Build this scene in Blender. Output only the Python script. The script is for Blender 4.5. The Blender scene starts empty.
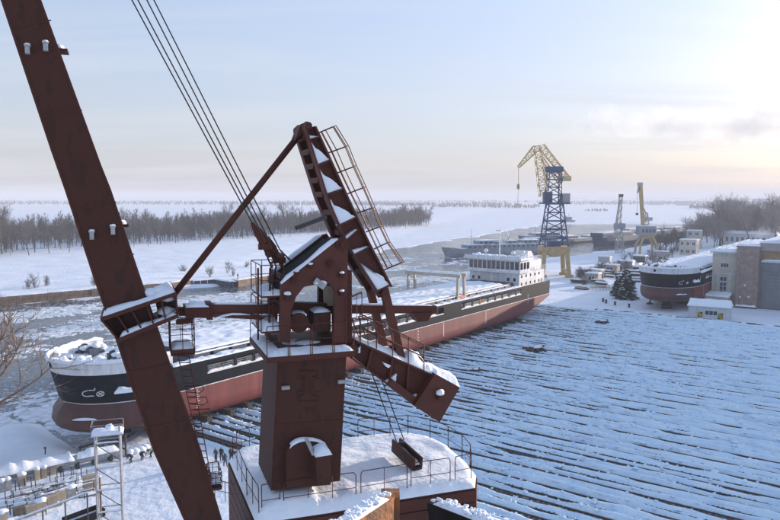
import bpy, bmesh, math, random
import numpy as np
from mathutils import Vector, Matrix, noise as mnoise

random.seed(7)
sc = bpy.context.scene
col = sc.collection
R = math.radians

# ------------------------------------------------------------------ camera
FPX, CH, PITCH = 700.0, 33.0, math.atan(63 / 700)
cam_d = bpy.data.cameras.new('camera')
cam_d.sensor_width = 36.0
cam_d.lens = 36.0 * FPX / 780.0
cam_d.clip_start, cam_d.clip_end = 0.1, 40000
cam = bpy.data.objects.new('camera', cam_d)
cam.location = (0, 0, CH)
cam.rotation_euler = (math.pi / 2 - PITCH, 0, 0)
col.objects.link(cam)
sc.camera = cam

# ------------------------------------------------------------------ light
SUN_AZ, SUN_EL = R(56), R(9)
w = bpy.data.worlds.new('World')
sc.world = w
w.use_nodes = True
nt = w.node_tree
sky_n = nt.nodes.new('ShaderNodeTexSky')
sky_n.sky_type = 'NISHITA'
sky_n.sun_disc = False
sky_n.sun_elevation = SUN_EL
sky_n.sun_rotation = SUN_AZ
sky_n.altitude = 100
sky_n.air_density = 1.0
sky_n.dust_density = 2.6
sky_n.ozone_density = 3.0
bg = nt.nodes['Background']
bg.inputs['Strength'].default_value = 0.15
hs_n = nt.nodes.new('ShaderNodeHueSaturation')        # cool white balance of the photograph
hs_n.inputs['Saturation'].default_value = 1.05
tn = nt.nodes.new('ShaderNodeMix'); tn.data_type = 'RGBA'; tn.blend_type = 'MULTIPLY'; tn.inputs[0].default_value = 1.0
tn.inputs[7].default_value = (0.99, 0.93, 1.06, 1)
nt.links.new(sky_n.outputs[0], hs_n.inputs['Color'])
nt.links.new(hs_n.outputs[0], tn.inputs[6])
# thin winter veil, thicker towards the horizon all round
gco = nt.nodes.new('ShaderNodeTexCoord'); sx = nt.nodes.new('ShaderNodeSeparateXYZ'); nt.links.new(gco.outputs['Generated'], sx.inputs[0])
m1 = nt.nodes.new('ShaderNodeMath'); m1.operation = 'MAXIMUM'; m1.inputs[1].default_value = 0.0; nt.links.new(sx.outputs['Z'], m1.inputs[0])
m2 = nt.nodes.new('ShaderNodeMath'); m2.operation = 'MULTIPLY'; m2.inputs[1].default_value = -3.2; nt.links.new(m1.outputs[0], m2.inputs[0])
m3 = nt.nodes.new('ShaderNodeMath'); m3.operation = 'EXPONENT'; nt.links.new(m2.outputs[0], m3.inputs[0])
m4 = nt.nodes.new('ShaderNodeMath'); m4.operation = 'MULTIPLY_ADD'; m4.inputs[1].default_value = 0.40; m4.inputs[2].default_value = 0.36; nt.links.new(m3.outputs[0], m4.inputs[0])
# faint cirrus streaks in the veil, laid on a high flat layer
dv = nt.nodes.new('ShaderNodeMath'); dv.operation = 'ADD'; dv.inputs[1].default_value = 0.12; nt.links.new(m1.outputs[0], dv.inputs[0])
cx = nt.nodes.new('ShaderNodeVectorMath'); cx.operation = 'DIVIDE'; nt.links.new(gco.outputs['Generated'], cx.inputs[0]); cb3 = nt.nodes.new('ShaderNodeCombineXYZ')
for i_ in range(3): nt.links.new(dv.outputs[0], cb3.inputs[i_])
nt.links.new(cb3.outputs[0], cx.inputs[1])
cmp_ = nt.nodes.new('ShaderNodeMapping'); cmp_.inputs['Rotation'].default_value = (0, 0, 0.5); cmp_.inputs['Scale'].default_value = (0.35, 1.3, 0.0); nt.links.new(cx.outputs[0], cmp_.inputs['Vector'])
cn = nt.nodes.new('ShaderNodeTexNoise'); cn.inputs['Scale'].default_value = 1.4; cn.inputs['Detail'].default_value = 7; cn.inputs['Distortion'].default_value = 0.5; nt.links.new(cmp_.outputs[0], cn.inputs['Vector'])
cmr = nt.nodes.new('ShaderNodeMapRange'); cmr.inputs[1].default_value = 0.42; cmr.inputs[2].default_value = 0.75; cmr.inputs[3].default_value = 0.0; cmr.inputs[4].default_value = 0.26; nt.links.new(cn.outputs['Fac'], cmr.inputs[0])
m5 = nt.nodes.new('ShaderNodeMath'); m5.operation = 'ADD'; m5.use_clamp = True; nt.links.new(m4.outputs[0], m5.inputs[0]); nt.links.new(cmr.outputs[0], m5.inputs[1])
vm = nt.nodes.new('ShaderNodeMix'); vm.data_type = 'RGBA'; nt.links.new(m5.outputs[0], vm.inputs[0]); nt.links.new(tn.outputs[2], vm.inputs[6])
vc = nt.nodes.new('ShaderNodeMix'); vc.data_type = 'RGBA'; nt.links.new(m3.outputs[0], vc.inputs[0]); vc.inputs[6].default_value = (2.35, 2.85, 3.6, 1); vc.inputs[7].default_value = (2.56, 2.52, 2.60, 1)
nt.links.new(vc.outputs[2], vm.inputs[7])
nt.links.new(vm.outputs[2], bg.inputs['Color'])
sun_d = bpy.data.lights.new('sun', 'SUN')
sun_d.energy = 3.6
sun_d.angle = R(0.7)
sun_d.color = (1.0, 0.83, 0.68)
sun = bpy.data.objects.new('sun', sun_d)
sdir = Vector((math.sin(SUN_AZ) * math.cos(SUN_EL), math.cos(SUN_AZ) * math.cos(SUN_EL), math.sin(SUN_EL)))
sun.rotation_euler = sdir.to_track_quat('Z', 'Y').to_euler()
sun.location = (200, 150, 200)
col.objects.link(sun)
sc.view_settings.view_transform = 'Standard'
sc.view_settings.look = 'None'
sc.view_settings.exposure = 0.98
sc.view_settings.gamma = 1.0
sc.cycles.use_denoising = True
sc.cycles.max_bounces = 6
sc.cycles.diffuse_bounces = 3
sc.cycles.glossy_bounces = 2
sc.cycles.transparent_max_bounces = 8
sc.cycles.volume_bounces = 1
sc.cycles.volume_step_rate = 1.0
sc.cycles.caustics_reflective = False
sc.cycles.caustics_refractive = False
sc.cycles.use_light_tree = False

# ------------------------------------------------------------------ pixel helpers (photo pixels, 780 x 520)
_F = Vector((0, math.cos(PITCH), -math.sin(PITCH)))
_U = Vector((0, math.sin(PITCH), math.cos(PITCH)))
def ray(u, v):
    return _F + Vector((1, 0, 0)) * ((u - 390) / FPX) + _U * ((260 - v) / FPX)
def pz(u, v, z=0.0):
    d = ray(u, v)
    return d * ((z - CH) / d.z) + Vector((0, 0, CH))
def pY(u, v, Y):
    d = ray(u, v)
    return d * (Y / d.y) + Vector((0, 0, CH))
def proj(P):
    q = Vector(P) - Vector((0, 0, CH)); c = q.dot(_F)
    return 390 + FPX * q.x / c, 260 - FPX * q.dot(_U) / c
def fbm(x, y, z=0.0, o=3):
    return mnoise.fractal(Vector((x, y, z)), 1.0, 2.0, o)

# ------------------------------------------------------------------ materials
M = {}
def mat(name, c1, c2=None, scale=1.0, rough=0.6, metal=0.0, bump=0.0, bscale=8.0, stretch=(1, 1, 1), lo=0.35, hi=0.65, detail=6, spec=0.5, fine=0.0):
    m = bpy.data.materials.new(name)
    m.use_nodes = True
    t = m.node_tree
    b = t.nodes['Principled BSDF']
    b.inputs['Roughness'].default_value = rough
    b.inputs['Metallic'].default_value = metal
    b.inputs['Specular IOR Level'].default_value = spec
    tc = t.nodes.new('ShaderNodeTexCoord')
    mp = t.nodes.new('ShaderNodeMapping')
    mp.inputs['Scale'].default_value = stretch
    t.links.new(tc.outputs['Object'], mp.inputs['Vector'])
    if c2 is None:
        b.inputs['Base Color'].default_value = (*c1, 1)
    else:
        n = t.nodes.new('ShaderNodeTexNoise')
        n.inputs['Scale'].default_value = scale
        n.inputs['Detail'].default_value = detail
        t.links.new(mp.outputs[0], n.inputs['Vector'])
        cr = t.nodes.new('ShaderNodeValToRGB')
        cr.color_ramp.elements[0].position = lo
        cr.color_ramp.elements[1].position = hi
        cr.color_ramp.elements[0].color = (*c1, 1)
        cr.color_ramp.elements[1].color = (*c2, 1)
        t.links.new(n.outputs['Fac'], cr.inputs['Fac'])
        t.links.new(cr.outputs[0], b.inputs['Base Color'])
    if bump > 0:
        n2 = t.nodes.new('ShaderNodeTexNoise')
        n2.inputs['Scale'].default_value = bscale
        n2.inputs['Detail'].default_value = 5
        t.links.new(tc.outputs['Object'], n2.inputs['Vector'])
        bp = t.nodes.new('ShaderNodeBump')
        bp.inputs['Strength'].default_value = bump
        bp.inputs['Distance'].default_value = 0.1 if fine == 0 else fine
        t.links.new(n2.outputs['Fac'], bp.inputs['Height'])
        t.links.new(bp.outputs[0], b.inputs['Normal'])
    M[name] = m
    return m
mat('snow', (0.78, 0.84, 0.92), (0.85, 0.89, 0.94), 2.0, 0.7, bump=0.35, bscale=5.0, spec=0.25)
mat('snow_ground', (0.72, 0.79, 0.89), (0.82, 0.87, 0.93), 0.12, 0.75, bump=0.6, bscale=0.9, spec=0.2, fine=0.3)
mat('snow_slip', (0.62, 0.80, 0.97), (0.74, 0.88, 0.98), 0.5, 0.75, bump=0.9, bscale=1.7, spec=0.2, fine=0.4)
mat('crane_paint', (0.066, 0.020, 0.013), (0.090, 0.026, 0.016), 0.9, 0.6, spec=0.2, bump=0.12, bscale=9, lo=0.3, hi=0.7)
mat('crane_plate', (0.047, 0.0178, 0.0122), (0.066, 0.0215, 0.0140), 2.6, 0.62, spec=0.2, bump=0.12, bscale=7, lo=0.38, hi=0.45, stretch=(1.6, 1, 0.6))
mat('crane_red', (0.112, 0.032, 0.021), (0.084, 0.025, 0.017), 1.3, 0.55, spec=0.25, bump=0.1, bscale=9)
mat('rope', (0.012, 0.012, 0.014), rough=0.7)
mat('dark_steel', (0.02, 0.022, 0.028), (0.045, 0.04, 0.04), 2, 0.6)
mat('hull_red', (0.175, 0.036, 0.030), (0.22, 0.050, 0.042), 0.35, 0.5, stretch=(1, 1, 0.25), lo=0.3, hi=0.7)
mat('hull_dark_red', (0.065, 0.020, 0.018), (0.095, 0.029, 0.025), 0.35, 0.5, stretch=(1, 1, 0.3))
mat('hull_black', (0.004, 0.006, 0.011), (0.010, 0.013, 0.020), 0.6, 0.5, spec=0.1)
mat('white_paint', (0.72, 0.74, 0.77), (0.80, 0.81, 0.82), 0.8, 0.5)
mat('navy', (0.03, 0.045, 0.08), (0.05, 0.07, 0.11), 1, 0.55)
mat('glass', (0.02, 0.03, 0.045), rough=0.08, spec=0.8)
mat('beige_steel', (0.36, 0.31, 0.24), (0.46, 0.41, 0.33), 1.2, 0.6)
mat('yellow', (0.40, 0.28, 0.12), (0.50, 0.36, 0.17), 0.6, 0.55)
mat('yellow_pale', (0.55, 0.42, 0.20), (0.64, 0.50, 0.27), 0.6, 0.55)
mat('blue', (0.030, 0.070, 0.165), (0.042, 0.095, 0.21), 0.6, 0.5)
mat('grey_ship', (0.20, 0.23, 0.27), (0.27, 0.30, 0.34), 0.2, 0.6)
mat('barge_blue', (0.05, 0.08, 0.14), (0.09, 0.12, 0.18), 0.2, 0.6)
mat('quay_stone', (0.13, 0.09, 0.065), (0.26, 0.20, 0.15), 0.7, 0.85, bump=0.5, bscale=2)
mat('wood', (0.10, 0.07, 0.05), (0.22, 0.16, 0.11), 2, 0.8, stretch=(1, 1, 0.3))
mat('beige_panel', (0.34, 0.28, 0.20), (0.45, 0.38, 0.29), 1.5, 0.75)
mat('galvanised', (0.30, 0.30, 0.31), (0.45, 0.44, 0.43), 3, 0.5, 0.3)
mat('brick_hall', (0.27, 0.20, 0.17), (0.36, 0.28, 0.24), 0.9, 0.85, bump=0.3, bscale=4)
mat('hall_plaster', (0.33, 0.29, 0.28), (0.40, 0.36, 0.34), 0.4, 0.85)
mat('cream', (0.47, 0.42, 0.34), (0.55, 0.50, 0.41), 0.5, 0.8)
mat('door_grey', (0.165, 0.17, 0.178), (0.215, 0.218, 0.222), 0.4, 0.6)
mat('ochre', (0.27, 0.18, 0.10), (0.34, 0.23, 0.14), 0.8, 0.8)
mat('booth', (0.52, 0.55, 0.57), (0.60, 0.62, 0.63), 0.7, 0.7)
mat('bark', (0.048, 0.042, 0.042), (0.085, 0.074, 0.070), 1.5, 0.9)
mat('twig', (0.075, 0.064, 0.062), (0.14, 0.118, 0.11), 0.35, 0.9)
mat('twig_backlit', (0.20, 0.172, 0.158), (0.30, 0.262, 0.24), 0.35, 0.9)  # twig colour lightened to carry backlight and haze in the hall grove
mat('twig_brown', (0.15, 0.10, 0.07), (0.24, 0.17, 0.125), 0.35, 0.9)
mat('needle', (0.018, 0.032, 0.024), (0.04, 0.06, 0.045), 1.2, 0.9)
mat('timber', (0.028, 0.026, 0.028), (0.07, 0.062, 0.058), 1.3, 0.9)
mat('steel_rust', (0.06, 0.045, 0.04), (0.13, 0.09, 0.07), 2, 0.7)
mat('orange_beam', (0.30, 0.115, 0.035), (0.14, 0.065, 0.03), 3.5, 0.7, bump=0.4, bscale=9, lo=0.42, hi=0.6)
mat('black_paint', (0.006, 0.007, 0.009), (0.012, 0.012, 0.014), 4, 0.7, spec=0.1)
mat('coat_green', (0.05, 0.07, 0.03)); mat('coat_black', (0.012, 0.013, 0.016)); mat('coat_blue', (0.03, 0.06, 0.11))
mat('trouser', (0.02, 0.022, 0.03)); mat('skin', (0.5, 0.3, 0.22)); mat('boot', (0.015, 0.013, 0.012)); mat('coat_hivis', (0.11, 0.15, 0.03))
mat('orange', (0.6, 0.12, 0.02)); mat('rough_ice', (0.48, 0.54, 0.62), (0.80, 0.84, 0.88), 0.9, 0.75, bump=0.5, bscale=2, spec=0.2)
mat('yellow_black', (0.75, 0.5, 0.03)); mat('town', (0.42, 0.40, 0.38), (0.5, 0.48, 0.46), 0.1, 0.9)

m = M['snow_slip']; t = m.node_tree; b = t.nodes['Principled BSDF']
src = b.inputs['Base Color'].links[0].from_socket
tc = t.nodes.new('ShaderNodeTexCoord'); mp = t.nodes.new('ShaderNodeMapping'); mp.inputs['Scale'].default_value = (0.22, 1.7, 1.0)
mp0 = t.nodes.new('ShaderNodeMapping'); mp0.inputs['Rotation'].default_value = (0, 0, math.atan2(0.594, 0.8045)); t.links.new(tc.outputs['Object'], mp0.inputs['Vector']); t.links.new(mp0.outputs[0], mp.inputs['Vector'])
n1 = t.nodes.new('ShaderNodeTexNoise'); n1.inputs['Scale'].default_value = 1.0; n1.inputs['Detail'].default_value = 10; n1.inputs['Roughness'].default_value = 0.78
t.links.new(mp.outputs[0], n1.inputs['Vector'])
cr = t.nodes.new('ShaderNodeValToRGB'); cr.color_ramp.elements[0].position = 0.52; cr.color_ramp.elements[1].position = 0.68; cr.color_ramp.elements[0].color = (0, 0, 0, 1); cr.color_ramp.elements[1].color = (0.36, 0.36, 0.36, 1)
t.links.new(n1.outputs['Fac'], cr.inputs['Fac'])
mx = t.nodes.new('ShaderNodeMix'); mx.data_type = 'RGBA'; t.links.new(cr.outputs[0], mx.inputs[0]); t.links.new(src, mx.inputs[6]); mx.inputs[7].default_value = (0.20, 0.31, 0.50, 1)  # ridge shading painted into the snow as dark blue streaks along the tracks
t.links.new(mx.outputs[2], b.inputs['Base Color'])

for nm_, k_ in (('hull_red', .72), ('hull_dark_red', .75), ('hull_black', 2.2), ('white_paint', .86)):   # shell plating seams and streaks
    m = M[nm_]; t = m.node_tree; b = t.nodes['Principled BSDF']; src = b.inputs['Base Color'].links[0].from_socket
    tc = t.nodes.new('ShaderNodeTexCoord'); sx_ = t.nodes.new('ShaderNodeSeparateXYZ'); cb_ = t.nodes.new('ShaderNodeCombineXYZ'); t.links.new(tc.outputs['Object'], sx_.inputs[0]); t.links.new(sx_.outputs['X'], cb_.inputs['X']); t.links.new(sx_.outputs['Z'], cb_.inputs['Y'])
    bk = t.nodes.new('ShaderNodeTexBrick'); bk.inputs['Scale'].default_value = 1.0; bk.inputs['Brick Width'].default_value = 7.5; bk.inputs['Row Height'].default_value = 1.55; bk.inputs['Mortar Size'].default_value = 0.035; bk.inputs['Mortar Smooth'].default_value = 0.3
    for q_, v_ in (('Color1', 1.0), ('Color2', .9), ('Mortar', k_)): bk.inputs[q_].default_value = (v_, v_, v_, 1)
    t.links.new(cb_.outputs[0], bk.inputs['Vector'])
    mp = t.nodes.new('ShaderNodeMapping'); mp.inputs['Scale'].default_value = (1.3, 1.3, 0.13); t.links.new(tc.outputs['Object'], mp.inputs['Vector'])
    n1 = t.nodes.new('ShaderNodeTexNoise'); n1.inputs['Scale'].default_value = 1.0; n1.inputs['Detail'].default_value = 8; t.links.new(mp.outputs[0], n1.inputs['Vector'])
    mr_ = t.nodes.new('ShaderNodeMapRange'); mr_.inputs[1].default_value = .3; mr_.inputs[2].default_value = .7; mr_.inputs[3].default_value = .74; mr_.inputs[4].default_value = 1.12; t.links.new(n1.outputs['Fac'], mr_.inputs[0])
    mx = t.nodes.new('ShaderNodeMix'); mx.data_type = 'RGBA'; mx.blend_type = 'MULTIPLY'; mx.inputs[0].default_value = 1; t.links.new(src, mx.inputs[6]); t.links.new(bk.outputs['Color'], mx.inputs[7])
    vm_ = t.nodes.new('ShaderNodeVectorMath'); vm_.operation = 'SCALE'; t.links.new(mx.outputs[2], vm_.inputs[0]); t.links.new(mr_.outputs[0], vm_.inputs['Scale']); t.links.new(vm_.outputs[0], b.inputs['Base Color'])

# river water with frozen slush
m = bpy.data.materials.new('river_water'); m.use_nodes = True; M['river_water'] = m
t = m.node_tree; b = t.nodes['Principled BSDF']
tc = t.nodes.new('ShaderNodeTexCoord')
n1 = t.nodes.new('ShaderNodeTexNoise'); n1.inputs['Scale'].default_value = 0.028; n1.inputs['Detail'].default_value = 4
n2 = t.nodes.new('ShaderNodeTexNoise'); n2.inputs['Scale'].default_value = 0.9; n2.inputs['Detail'].default_value = 8
v1 = t.nodes.new('ShaderNodeTexVoronoi'); v1.inputs['Scale'].default_value = 0.55; v1.feature = 'DISTANCE_TO_EDGE'
for n in (n1, n2, v1): t.links.new(tc.outputs['Object'], n.inputs['Vector'])
a1 = t.nodes.new('ShaderNodeMath'); a1.operation = 'MULTIPLY_ADD'; a1.inputs[1].default_value = 0.55
t.links.new(n1.outputs['Fac'], a1.inputs[0]); t.links.new(n2.outputs['Fac'], a1.inputs[2])
cr = t.nodes.new('ShaderNodeValToRGB'); e = cr.color_ramp.elements
e[0].position = 0.74; e[0].color = (0.022, 0.034, 0.052, 1); e[1].position = 1.02; e[1].color = (0.50, 0.56, 0.62, 1)
k = cr.color_ramp.elements.new(0.85); k.color = (0.10, 0.125, 0.155, 1)
t.links.new(a1.outputs[0], cr.inputs['Fac']); t.links.new(cr.outputs[0], b.inputs['Base Color'])
cr2 = t.nodes.new('ShaderNodeValToRGB'); cr2.color_ramp.elements[0].position = 0.74; cr2.color_ramp.elements[1].position = 0.9
cr2.color_ramp.elements[0].color = (0.12,) * 3 + (1,); cr2.color_ramp.elements[1].color = (0.7,) * 3 + (1,)
t.links.new(a1.outputs[0], cr2.inputs['Fac']); t.links.new(cr2.outputs[0], b.inputs['Roughness'])
bp = t.nodes.new('ShaderNodeBump'); bp.inputs['Strength'].default_value = 0.3; bp.inputs['Distance'].default_value = 0.2
t.links.new(n2.outputs['Fac'], bp.inputs['Height']); t.links.new(bp.outputs[0], b.inputs['Normal'])

# ------------------------------------------------------------------ mesh builder
class MB:
    def __init__(s): s.v = []; s.f = []; s.m = []; s.cm = 0
    def add(s, vs, fs):
        o = len(s.v); s.v += [tuple(p) for p in vs]
        for f in fs: s.f.append(tuple(i + o for i in f)); s.m.append(s.cm)
        return s
    def box(s, c, d, rz=0.0, M4=None):
        x, y, z = d[0] / 2, d[1] / 2, d[2] / 2
        vs = [Vector((sx * x, sy * y, sz * z)) for sz in (-1, 1) for sy in (-1, 1) for sx in (-1, 1)]
        if rz: vs = [Matrix.Rotation(rz, 3, 'Z') @ p for p in vs]
        if M4 is not None: vs = [M4 @ p for p in vs]
        vs = [p + Vector(c) for p in vs]
        return s.add(vs, [(0, 2, 3, 1), (4, 5, 7, 6), (0, 1, 5, 4), (2, 6, 7, 3), (0, 4, 6, 2), (1, 3, 7, 5)])
    def b2(s, a, b):
        return s.box([(a[i] + b[i]) / 2 for i in range(3)], [abs(b[i] - a[i]) for i in range(3)])
    def beam(s, p, q, wd, ht, up=(0, 0, 1)):
        p, q = Vector(p), Vector(q); d = q - p
        if d.length < 1e-6: return s
        z = d.normalized(); x = Vector(up).cross(z)
        if x.length < 1e-4: x = Vector((1, 0, 0)).cross(z)
        x.normalize(); y = z.cross(x)
        vs = []
        for e in (p, q):
            for sx, sy in ((-1, -1), (1, -1), (1, 1), (-1, 1)): vs.append(e + x * sx * wd / 2 + y * sy * ht / 2)
        return s.add(vs, [(3, 2, 1, 0), (4, 5, 6, 7)] + [(i, (i + 1) % 4, 4 + (i + 1) % 4, 4 + i) for i in range(4)])
    def tube(s, p, q, r, r2=None, n=6, cap=True):
        p, q = Vector(p), Vector(q); d = q - p
        if d.length < 1e-6: return s
        r2 = r if r2 is None else r2
        z = d.normalized(); x = Vector((0, 0, 1)).cross(z)
        if x.length < 1e-3: x = Vector((1, 0, 0))
        x.normalize(); y = z.cross(x); vs = []
        for e, rr in ((p, r), (q, r2)):
            for i in range(n):
                a = 2 * math.pi * i / n; vs.append(e + x * rr * math.cos(a) + y * rr * math.sin(a))
        fs = [(i, (i + 1) % n, n + (i + 1) % n, n + i) for i in range(n)]
        if cap: fs += [tuple(range(n - 1, -1, -1)), tuple(range(n, 2 * n))]
        return s.add(vs, fs)
    def path(s, pts, r, n=5):
        for a, b in zip(pts[:-1], pts[1:]): s.tube(a, b, r, n=n)
        return s
    def prism(s, pa, pb):
        n = len(pa)
        return s.add(list(pa) + list(pb), [tuple(range(n)), tuple(range(2 * n - 1, n - 1, -1))] + [(i, n + i, n + (i + 1) % n, (i + 1) % n) for i in range(n)])
    def lathe(s, c, prof, n=10, axis=None):
        vs = []; fs = []
        for (r, h) in prof:
            for i in range(n):
                a = 2 * math.pi * i / n; p = Vector((r * math.cos(a), r * math.sin(a), h))
                if axis is not None: p = axis @ p
                vs.append(p + Vector(c))
        for j in range(len(prof) - 1):
            for i in range(n): fs.append((j * n + i, j * n + (i + 1) % n, (j + 1) * n + (i + 1) % n, (j + 1) * n + i))
        fs.append(tuple(range(n - 1, -1, -1))); fs.append(tuple((len(prof) - 1) * n + i for i in range(n)))
        return s.add(vs, fs)
    def snow_strip(s, pts, wd, ht, seg=0.3, seed=0.0, side=None):
        # lumpy half-round snow ridge along a path
        P = [Vector(p) for p in pts]; out = []
        for a, b in zip(P[:-1], P[1:]):
            k = max(1, int((b - a).length / seg))
            out += [a.lerp(b, i / k) for i in range(k)]
        out.append(P[-1]); n = 6; vs = []; fs = []
        for i, c in enumerate(out):
            d = (out[min(i + 1, len(out) - 1)] - out[max(i - 1, 0)]).normalized()
            x = d.cross(Vector((0, 0, 1)))
            x = x.normalized() if x.length > 1e-3 else Vector((1, 0, 0))
            k = 1 + 0.55 * fbm(i * seg * 0.9 + seed * 13.1, seed * 7.7)
            e = 0.15 if i in (0, len(out) - 1) else 1.0
            for j in range(n + 1):
                a = math.pi * j / n
                vs.append(c + x * (wd / 2 * (0.9 + 0.1 * k) * math.cos(a)) + Vector((0, 0, max(0.0, ht * k * e * math.sin(a) ** 0.7) - 0.004 if 0 < j < n else -0.01)))
        for i in range(len(out) - 1):
            for j in range(n): fs.append((i * (n + 1) + j, (i + 1) * (n + 1) + j, (i + 1) * (n + 1) + j + 1, i * (n + 1) + j + 1))
        return s.add(vs, fs)
    def blob(s, c, r, seed=0, n=8, flat=0.7):
        # lumpy snow lump
        c = Vector(c); r = Vector(r) if not isinstance(r, (int, float)) else Vector((r, r, r * flat)); vs = []; fs = []; m = 5
        for j in range(m + 1):
            ph = math.pi * j / m
            for i in range(n):
                a = 2 * math.pi * i / n
                d = Vector((math.sin(ph) * math.cos(a), math.sin(ph) * math.sin(a), math.cos(ph)))
                k = 1 + 0.35 * mnoise.noise(d * 1.7 + Vector((seed * 3.3, seed * 1.7, 0)))
                vs.append(c + Vector((d.x * r.x, d.y * r.y, d.z * r.z)) * k)
        for j in range(m):
            for i in range(n): fs.append((j * n + i, (j + 1) * n + i, (j + 1) * n + (i + 1) % n, j * n + (i + 1) % n))
        return s.add(vs, fs)
    def build(s, name, mats, parent=None, smooth=False, loc=None, rz=0.0):
        me = bpy.data.meshes.new(name)
        me.from_pydata(s.v, [], s.f)
        mats = mats if isinstance(mats, (list, tuple)) else [mats]
        for k in mats: me.materials.append(M[k])
        if len(mats) > 1: me.polygons.foreach_set('material_index', s.m)
        if smooth: me.polygons.foreach_set('use_smooth', [True] * len(me.polygons))
        me.update()
        o = bpy.data.objects.new(name, me); col.objects.link(o)
        if parent: o.parent = parent
        if loc: o.location = loc
        o.rotation_euler.z = rz
        return o
def snow_poly(pts, h, target=0.4, edge=0.3, seed=0, rough=0.25, base=0.0, extra=None):
    # snow sheet over a flat polygon: pts are 3D, rises to h inside
    bm = bmesh.new()
    vs = [bm.verts.new(p) for p in pts]
    bm.faces.new(vs); bmesh.ops.triangulate(bm, faces=bm.faces[:])
    for _ in range(9):
        es = [e for e in bm.edges if e.calc_length() > target]
        if not es: break
        bmesh.ops.subdivide_edges(bm, edges=es, cuts=1)
        bmesh.ops.triangulate(bm, faces=[f for f in bm.faces if len(f.verts) > 3])
    P = np.array([v.co[:] for v in bm.verts]); Q = np.array([tuple(p) for p in pts]); d = np.full(len(P), 1e9)
    for i in range(len(Q)):
        a, b2_ = Q[i], Q[(i + 1) % len(Q)]; ab = b2_ - a
        tt = np.clip(((P - a) @ ab) / max(ab @ ab, 1e-9), 0, 1)
        d = np.minimum(d, np.linalg.norm(P - (a + tt[:, None] * ab), axis=1))
    for v, dd in zip(bm.verts, d):
        k = min(1.0, dd / edge) ** 0.5
        n = 1 + rough * 2 * fbm(v.co.x * 0.8 + seed * 5, v.co.y * 0.8, v.co.z * 0.8)
        x = extra(v.co) if extra else 0
        v.co.z += (h * n + x) * k + base
    mb = MB(); bm.verts.index_update()
    mb.add([v.co[:] for v in bm.verts], [[v.index for v in f.verts] for f in bm.faces])
    bm.free(); return mb
def mesh_only(mb, name, mt):
    o = mb.build(name, mt); d = o.data; bpy.data.objects.remove(o); return d
def tag(o, label, cat, group=None, kind=None):
    o['label'] = label; o['category'] = cat
    if group: o['group'] = group
    if kind: o['kind'] = kind
    return o
def struct(o): o['kind'] = 'structure'; return o
def empty(name, loc=(0, 0, 0), rz=0.0):
    o = bpy.data.objects.new(name, None); col.objects.link(o); o.location = loc; o.rotation_euler.z = rz
    o.empty_display_size = 0.5
    return o
def copy_tree(o, parent=None):
    c = o.copy(); col.objects.link(c); c.parent = parent
    for ch in [x for x in bpy.data.objects if x.parent == o]: copy_tree(ch, c)
    return c
ORD = 'first second third fourth fifth sixth seventh eighth ninth tenth eleventh twelfth thirteenth fourteenth fifteenth sixteenth seventeenth eighteenth nineteenth twentieth'.split()
TENS = {2: 'twenty', 3: 'thirty', 4: 'forty'}
def ordw(i):
    n = i + 1
    if n <= 20: return ORD[n - 1]
    if n % 10 == 0: return {30: 'thirtieth', 40: 'fortieth'}[n]
    return TENS[n // 10] + '-' + ORD[n % 10 - 1]
def lattice(mb, p, q, w0, w1, n, r, side=None, d0=None, d1=None):
    # four-chord truss from p to q
    p, q = Vector(p), Vector(q); z = (q - p).normalized()
    x = Vector(side) if side else Vector((0, 0, 1)).cross(z)
    if x.length < 1e-3: x = Vector((1, 0, 0))
    x = (x - z * x.dot(z)).normalized(); y = z.cross(x)
    d0 = w0 if d0 is None else d0; d1 = w1 if d1 is None else d1
    def ring(k):
        c = p.lerp(q, k); a = w0 + (w1 - w0) * k; b = d0 + (d1 - d0) * k
        return [c + x * a / 2 * sx + y * b / 2 * sy for sx, sy in ((-1, -1), (1, -1), (1, 1), (-1, 1))]
    rs = [ring(i / n) for i in range(n + 1)]
    for i in range(n):
        for j in range(4):
            mb.tube(rs[i][j], rs[i + 1][j], r, n=4)
            a, b = (rs[i][j], rs[i + 1][(j + 1) % 4]) if (i + j) % 2 == 0 else (rs[i][(j + 1) % 4], rs[i + 1][j])
            mb.tube(a, b, r * 0.6, n=4)
            mb.tube(rs[i + 1][j], rs[i + 1][(j + 1) % 4], r * 0.6, n=4)
    return mb
def rail_panel(mb, a, b, h, r=0.025, mids=1, posts=1, up=Vector((0, 0, 1))):
    a, b = Vector(a), Vector(b); u = up * h; c = (b - a) * 0.03
    mb.path([a, a + u * 0.9, a + u + c, b + u - c, b + u * 0.9, b], r, 5)
    for i in range(mids): mb.tube(a + u * (i + 1) / (mids + 1), b + u * (i + 1) / (mids + 1), r * 0.8, n=4)
    for i in range(posts):
        c2 = a.lerp(b, (i + 1) / (posts + 1)); mb.tube(c2, c2 + u, r * 0.8, n=4)
    return mb

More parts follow.
